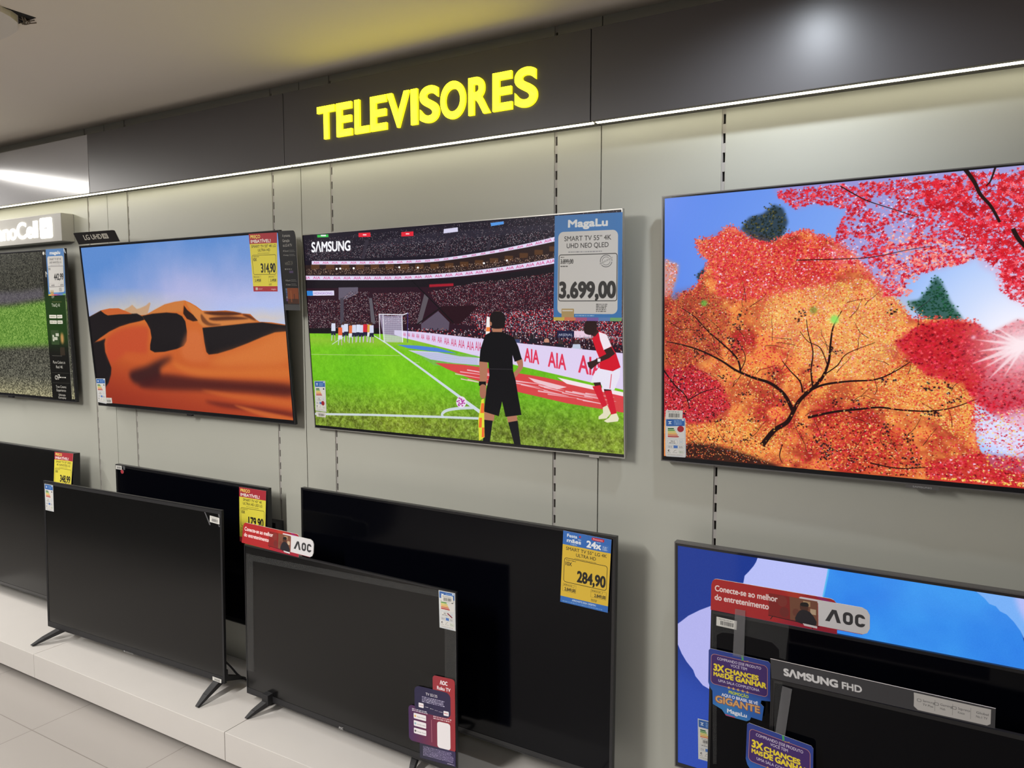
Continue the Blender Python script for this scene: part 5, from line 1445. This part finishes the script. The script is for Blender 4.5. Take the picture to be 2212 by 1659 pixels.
TOPO = rrect(0, 0, .81, .3, .05, 5, (1, 1, 0, 0))[:-2] + [(.81, .10)] + [(.955, .10), (.985, .16), (1.0, .28), (1.0, .66), (.985, .80), (.955, .87), (.81, .87), (.81, 1.0), (0, 1)]
TOPO = [(.035, 0), (.77, 0), (.79, .03), (.805, .10), (.955, .10), (.985, .16), (1.0, .28), (1.0, .66), (.985, .80), (.955, .87), (.81, .87), (.81, 1.0), (0, 1), (0, .2), (.008, .08), (.02, .02)]
o = card('shelf_topper', quad_on(T['aoc'], [(526, 1128), (678, 1162), (676, 1212), (522, 1172)], .004), TOPO, topper_aoc(1), 0.0025)
tag(o, 'red and white topper card on the television with the red and purple sticker', 'topper card', 'red and white topper cards')
o = card('shelf_topper', quad_on(T['aocr'], [(1537, 1249), (1879, 1308), (1879, 1384), (1535, 1317)], .004), TOPO, topper_aoc(2), 0.0025)
tag(o, 'red and white topper card in front of the blue petal screen', 'topper card', 'red and white topper cards')

c = Canvas(900, 90, (58, 58, 62))
c.poly([(600, 8), (884, 8), (884, 74), (872, 84), (616, 84), (600, 70)], (186, 184, 182))
c.text('S\u039bMSUNG', 60, 62, 30, (214, 214, 216), w=232, bold=3.2); c.text('FHD', 312, 62, 29, (214, 214, 216), w=80, bold=2.2)
for i, (a_t, b_t) in enumerate((('Samsung', 'TV Plus'), ('Gaming', 'Hub'), ('Seguran\u00e7a', 'Knox'), ('Global', 'No.1 TV'))):
    x = 634+i*66+(-30 if i == 3 else 0)*0; dk = (86, 86, 88)
    c.text(a_t, x, 40, 10, dk, w=min(44, 8*len(a_t)), bold=.5); c.text(b_t, x, 58, 10, dk, w=min(40, 6.2*len(b_t)), bold=.5)
    if i < 3: c.frame(x-22, 30, x-6, 44, 1.6, dk, 4); c.line([(x+46, 20), (x+46, 72)], 1.2, (130, 130, 130))
o = card('shelf_topper', quad_on(T['fhd'], [(1664, 1422.9), (2151, 1531), (2149.3, 1574), (1666, 1465)], .004), [(0, 0), (1, 0), (1, 1), (0, 1)], picture_mat('topper_print', c.image('topper_3'), rough=.4), 0.0025)
tag(o, 'long dark grey topper strip with white lettering on the frontmost television', 'topper card')

c = Canvas(300, 100, (30, 27, 28)); wt = (200, 196, 184)
c.text('LG UHD', 62, 66, 40, wt, w=128, bold=1.6); c.rect(196, 24, 236, 68, (190, 186, 174), 1, 3); c.text('AI', 216, 60, 28, (60, 56, 54), 'c', w=22, bold=.8)
o = card('shelf_topper', [np.array(p) for p in ((-3.318, -0.137, 1.929), (-3.018, -0.137, 1.9245), (-3.014, -0.117, 1.8785), (-3.314, -0.117, 1.880))], rrect(0, 0, 1, 1, .07, 5, (1, 1, 0, 0)), picture_mat('topper_print', c.image('topper_4'), rough=.35), 0.0015)
tag(o, 'small black topper card above the top left corner of the desert dune television', 'topper card')

c = Canvas(130, 480, (34, 34, 36)); wt = (196, 194, 186)
c.text('A pr\u00f3xima', 30, 46, 20, wt, w=58, bold=.5); c.text('Gera\u00e7\u00e3o', 30, 84, 20, wt, w=52, bold=.5); c.text('da LG AI TV', 30, 120, 20, wt, w=68, bold=.5)
for y, t in ((158, 'AI Sound'), (190, 'AI Concierge'), (384, 'AI Search'), (416, 'AI Chatbot')): c.text(t, 28, y, 12, wt, w=40, bold=.3); c.line([(74, y-10), (112, y-10)], 2, (120, 120, 118)); c.line([(74, y), (118, y)], 2, (120, 120, 118))
c.text('webOS 24', 36, 260, 30, (120, 116, 104), w=60); c.scribble(30, 284, 90, 300, 1, wt, .7, 7); c.rect(66, 304, 96, 322, (80, 66, 100), .9)
c.rect(16, 346, 130, 0, (34, 34, 36), 0)
o = None
c2 = Canvas(130, 480, (34, 34, 36)); c2.a[:] = c.a
c2.a[:340] = c.a[np.clip((np.arange(340)*1.27).astype(int), 0, 479)]; c2.a[340:] = np.array([34, 34, 36])/255
c2.rect(34, 344, 126, 440, (122, 66, 42)); c2.rect(36, 410, 124, 440, (60, 44, 40), .8); c2.line([(92, 380), (92, 420)], 5, (56, 40, 40)); c2.rect(60, 360, 70, 430, (150, 90, 56), .6)
for i, col in enumerate(((84, 104, 130), (70, 92, 130), (64, 78, 110), (110, 110, 120), (90, 60, 110))): c2.rect(20, 346+i*16, 34, 360+i*16, col)
c2.rect(0, 444, 130, 480, (72, 72, 74))
o = card('info_card', quad_on(T['lg'], [(600.5, 499), (638, 497.4), (648, 670.7), (615.8, 670)], .006), rrect(0, 0, 1, 1, .12, 5, (0, 1, 0, 0)), picture_mat('info_card_print', c2.image('info_card'), rough=.3), 0.0015)
tag(o, 'tall dark information card at the right edge of the desert dune television', 'information card')

# promotional tags on clear strips
def promo(seed):
    c = Canvas(400, 420, (36, 76, 160)); wt = (226, 224, 236); ye = (236, 214, 50)
    c.poly([(0, 0), (400, 0), (400, 240), (0, 220)], (38, 56, 140), .8, blur=10); c.poly([(0, 230), (200, 240), (400, 250), (400, 420), (0, 420)], (36, 96, 180), .9, blur=20); c.poly([(0, 380), (120, 300), (300, 420), (0, 420)], (60, 150, 200), .5, blur=24)
    c.rect(16, 30, 384, 232, (190, 130, 120), 1, 26); c.rect(19, 33, 381, 229, (62, 34, 104), 1, 24)
    c.poly([(215, 0), (228, 0), (232, 26), (220, 36)], (70, 170, 90), .9); c.line([(232, 36), (262, 26)], 3, (200, 160, 70))
    c.text('COMPRANDO ESSE PRODUTO', 200, 64, 17, wt, 'c', w=284, bold=.8); c.text('VOC\u00ca TEM', 200, 90, 17, wt, 'c', w=106, bold=.8)
    c.text('3X', 36, 138, 42, ye, w=66, bold=3.6); c.text('CHANCES', 112, 136, 28, ye, w=214, bold=3); c.text('MAIS', 36, 174, 24, ye, w=68, bold=2.4); c.text('DE GANHAR', 112, 176, 32, ye, w=262, bold=3.2)
    c.text('UMA SALA COMPLETONA', 200, 208, 17, wt, 'c', w=264, bold=.8)
    for i in range(5): c.text('\u2605', 126+i*30, 240, 18, (222, 176, 96), bold=.4)
    c.text('PROMO\u00c7\u00c3O', 200, 268, 18, (196, 206, 60), 'c', w=126, bold=1.6); c.text('AQUI O BRASIL SE V\u00ca', 206, 296, 18, wt, 'c', w=232, bold=1.6)
    c.text('GIGANTE', 192, 346, 42, (160, 96, 60), 'c', w=284, bold=5); c.text('GIGANTE', 192, 344, 40, (214, 168, 110), 'c', w=280, bold=1.8)
    c.text('MagaLu', 190, 396, 24, wt, 'c', w=124, bold=2); c.poly([(116, 410), (180, 414), (176, 420), (112, 418)], (200, 60, 90), .9)
    return picture_mat('promo_tag_print', c.image('promo_%d' % seed), rough=.3)
PO = [(.03, 0), (.97, 0), (1, .03), (1, .60), (.86, .62), (.85, .67), (.90, .71), (.87, .93), (.70, .92), (.68, .97), (.63, 1), (.30, 1), (.23, .92), (.08, .87), (.07, .66), (.03, .62), (0, .54), (0, .03)]
def promo_tag(Tv, pts, label, seed, strip, offs):
    quad = [on_tv(Tv, a, c_, f) for (a, c_), f in zip(pts, offs)]
    o = card('promo_tag', quad, PO, promo(seed), 0.0012)
    tag(o, label, 'promotional tag', 'promotional tags on clear strips')
    b = MB(); cw = [on_tv(Tv, a, c_, f) for a, c_, f in strip]
    f = [Vector(p)-o.location for p in cw]
    b.prism(f, [v+Vector((0, 0.0006, 0)) for v in f]); s_ = b.build('hanging_strip', M['strip'], o)
    s_['label'] = 'clear plastic strip'
promo_tag(T['aocr'], [(1531, 1400), (1664, 1430), (1664, 1572), (1529, 1535)], 'blue and purple promotional tag hanging left of the dark grey topper strip', 1, [(1588, 1315, .007), (1610, 1319, .007), (1607, 1422, .007), (1583, 1416, .007)], [.006, .006, .012, .012])
promo_tag(T['fhd'], [(1614, 1560), (1757, 1613), (1755, 1768), (1608, 1705)], 'blue and purple promotional tag cut by the bottom edge, on the frontmost television', 2, [(1690, 1482, .005), (1711, 1489, .005), (1695, 1594, .009), (1674, 1586, .009)], [.008, .016, .03, .02])

# ------------------------------------------------------------------ white glowing sign over the leftmost television
sg2 = empty('lightbox_sign', Matrix.Translation((-4.14, 0, 1.914)))
tag(sg2, 'grey lightbox with white glowing letters at the left edge', 'sign')
b = MB(); b.box(-.597, .597, -.060, -.001, 0, .128); b.build('case', M['box_grey'], sg2, bevel=.002)
b = MB()
def glow_text(text, xr, z, h, w, parent, m, y):
    wid = []
    for ch in text:
        bm = letter_mesh(ch, h, 1, .003, .02); xs = [v.co.x for v in bm.verts]; wid.append((min(xs), max(xs))); bm.free()
    g = .0045; s_ = (w-g*(len(text)-1))/sum(q[1]-q[0] for q in wid); x = xr-w
    for ch, (m0, m1) in zip(text, wid):
        bm = letter_mesh(ch, h, s_, .003, .02)
        for v in bm.verts: v.co = Vector((v.co.x-m0*s_+x, v.co.y+y, v.co.z+z))
        me = bpy.data.meshes.new('letter'); bm.to_mesh(me); bm.free(); me.materials.append(m)
        o_ = bpy.data.objects.new('letter', me); COL.objects.link(o_); o_.parent = parent
        x += (m1-m0)*s_+g
glow_text('NanoCell', .402, .027, .074, .455, sg2, M['white_glow'], -.0605)
ol = rrect(.424, .018, .524, .112, .010)
b = MB(); b.prism([(x, -.0635, z) for x, z in ol], [(x, -.0602, z) for x, z in ol]); b.build('glowing_square', M['white_glow'], sg2)
b = MB(); b.box(.462, .486, -.0645, -.0636, .062, .066); b.build('square_mark', M['box_grey'], sg2)

# ------------------------------------------------------------------ lamp fixtures, and an unseen dark island added for the black screens to mirror
for tx, ty, tp in TUBES:  # fixture bodies, for the added tubes as well
    b = MB(); b.box(tx-.035, tx+.035, ty-.63, ty+.63, CEIL-.045, CEIL-.0005)
    o = b.build('ceiling_lamp', M['white_paper'], loc=Vector((tx, ty, CEIL-.02)), bevel=.004); o['kind'] = 'structure'
b = MB(); b.tube([(SPOT_XY[0], SPOT_XY[1], CEIL-.0005), (SPOT_XY[0], SPOT_XY[1], CEIL-.012)], .045, 20)
o = b.build('ceiling_spotlight', M['white_paper'], loc=Vector((SPOT_XY[0], SPOT_XY[1], CEIL))); o['kind'] = 'structure'
isl = empty('reflection_island', Matrix.Translation((-6.6, -2.1, 0)))
tag(isl, 'dark display island added out of view for the black screens to reflect', 'display island')
b = MB(); b.box(-3.0, 3.0, -.45, .45, .06, 1.15); b.build('body', M['island'], isl, bevel=.006)
b = MB(); b.box(-2.95, 2.95, -.40, .40, 0, .06); b.build('toe_kick', M['kick'], isl)
for i, x in enumerate((-2.4, -1.8, -.6, -.1, .5, 1.6)):
    b = MB(); b.box(x-.06, x+.06, .4505, .452, .55, .74); b.build('price_label', M['white_paper'], isl)

bpy.data.objects.remove(_fobj)
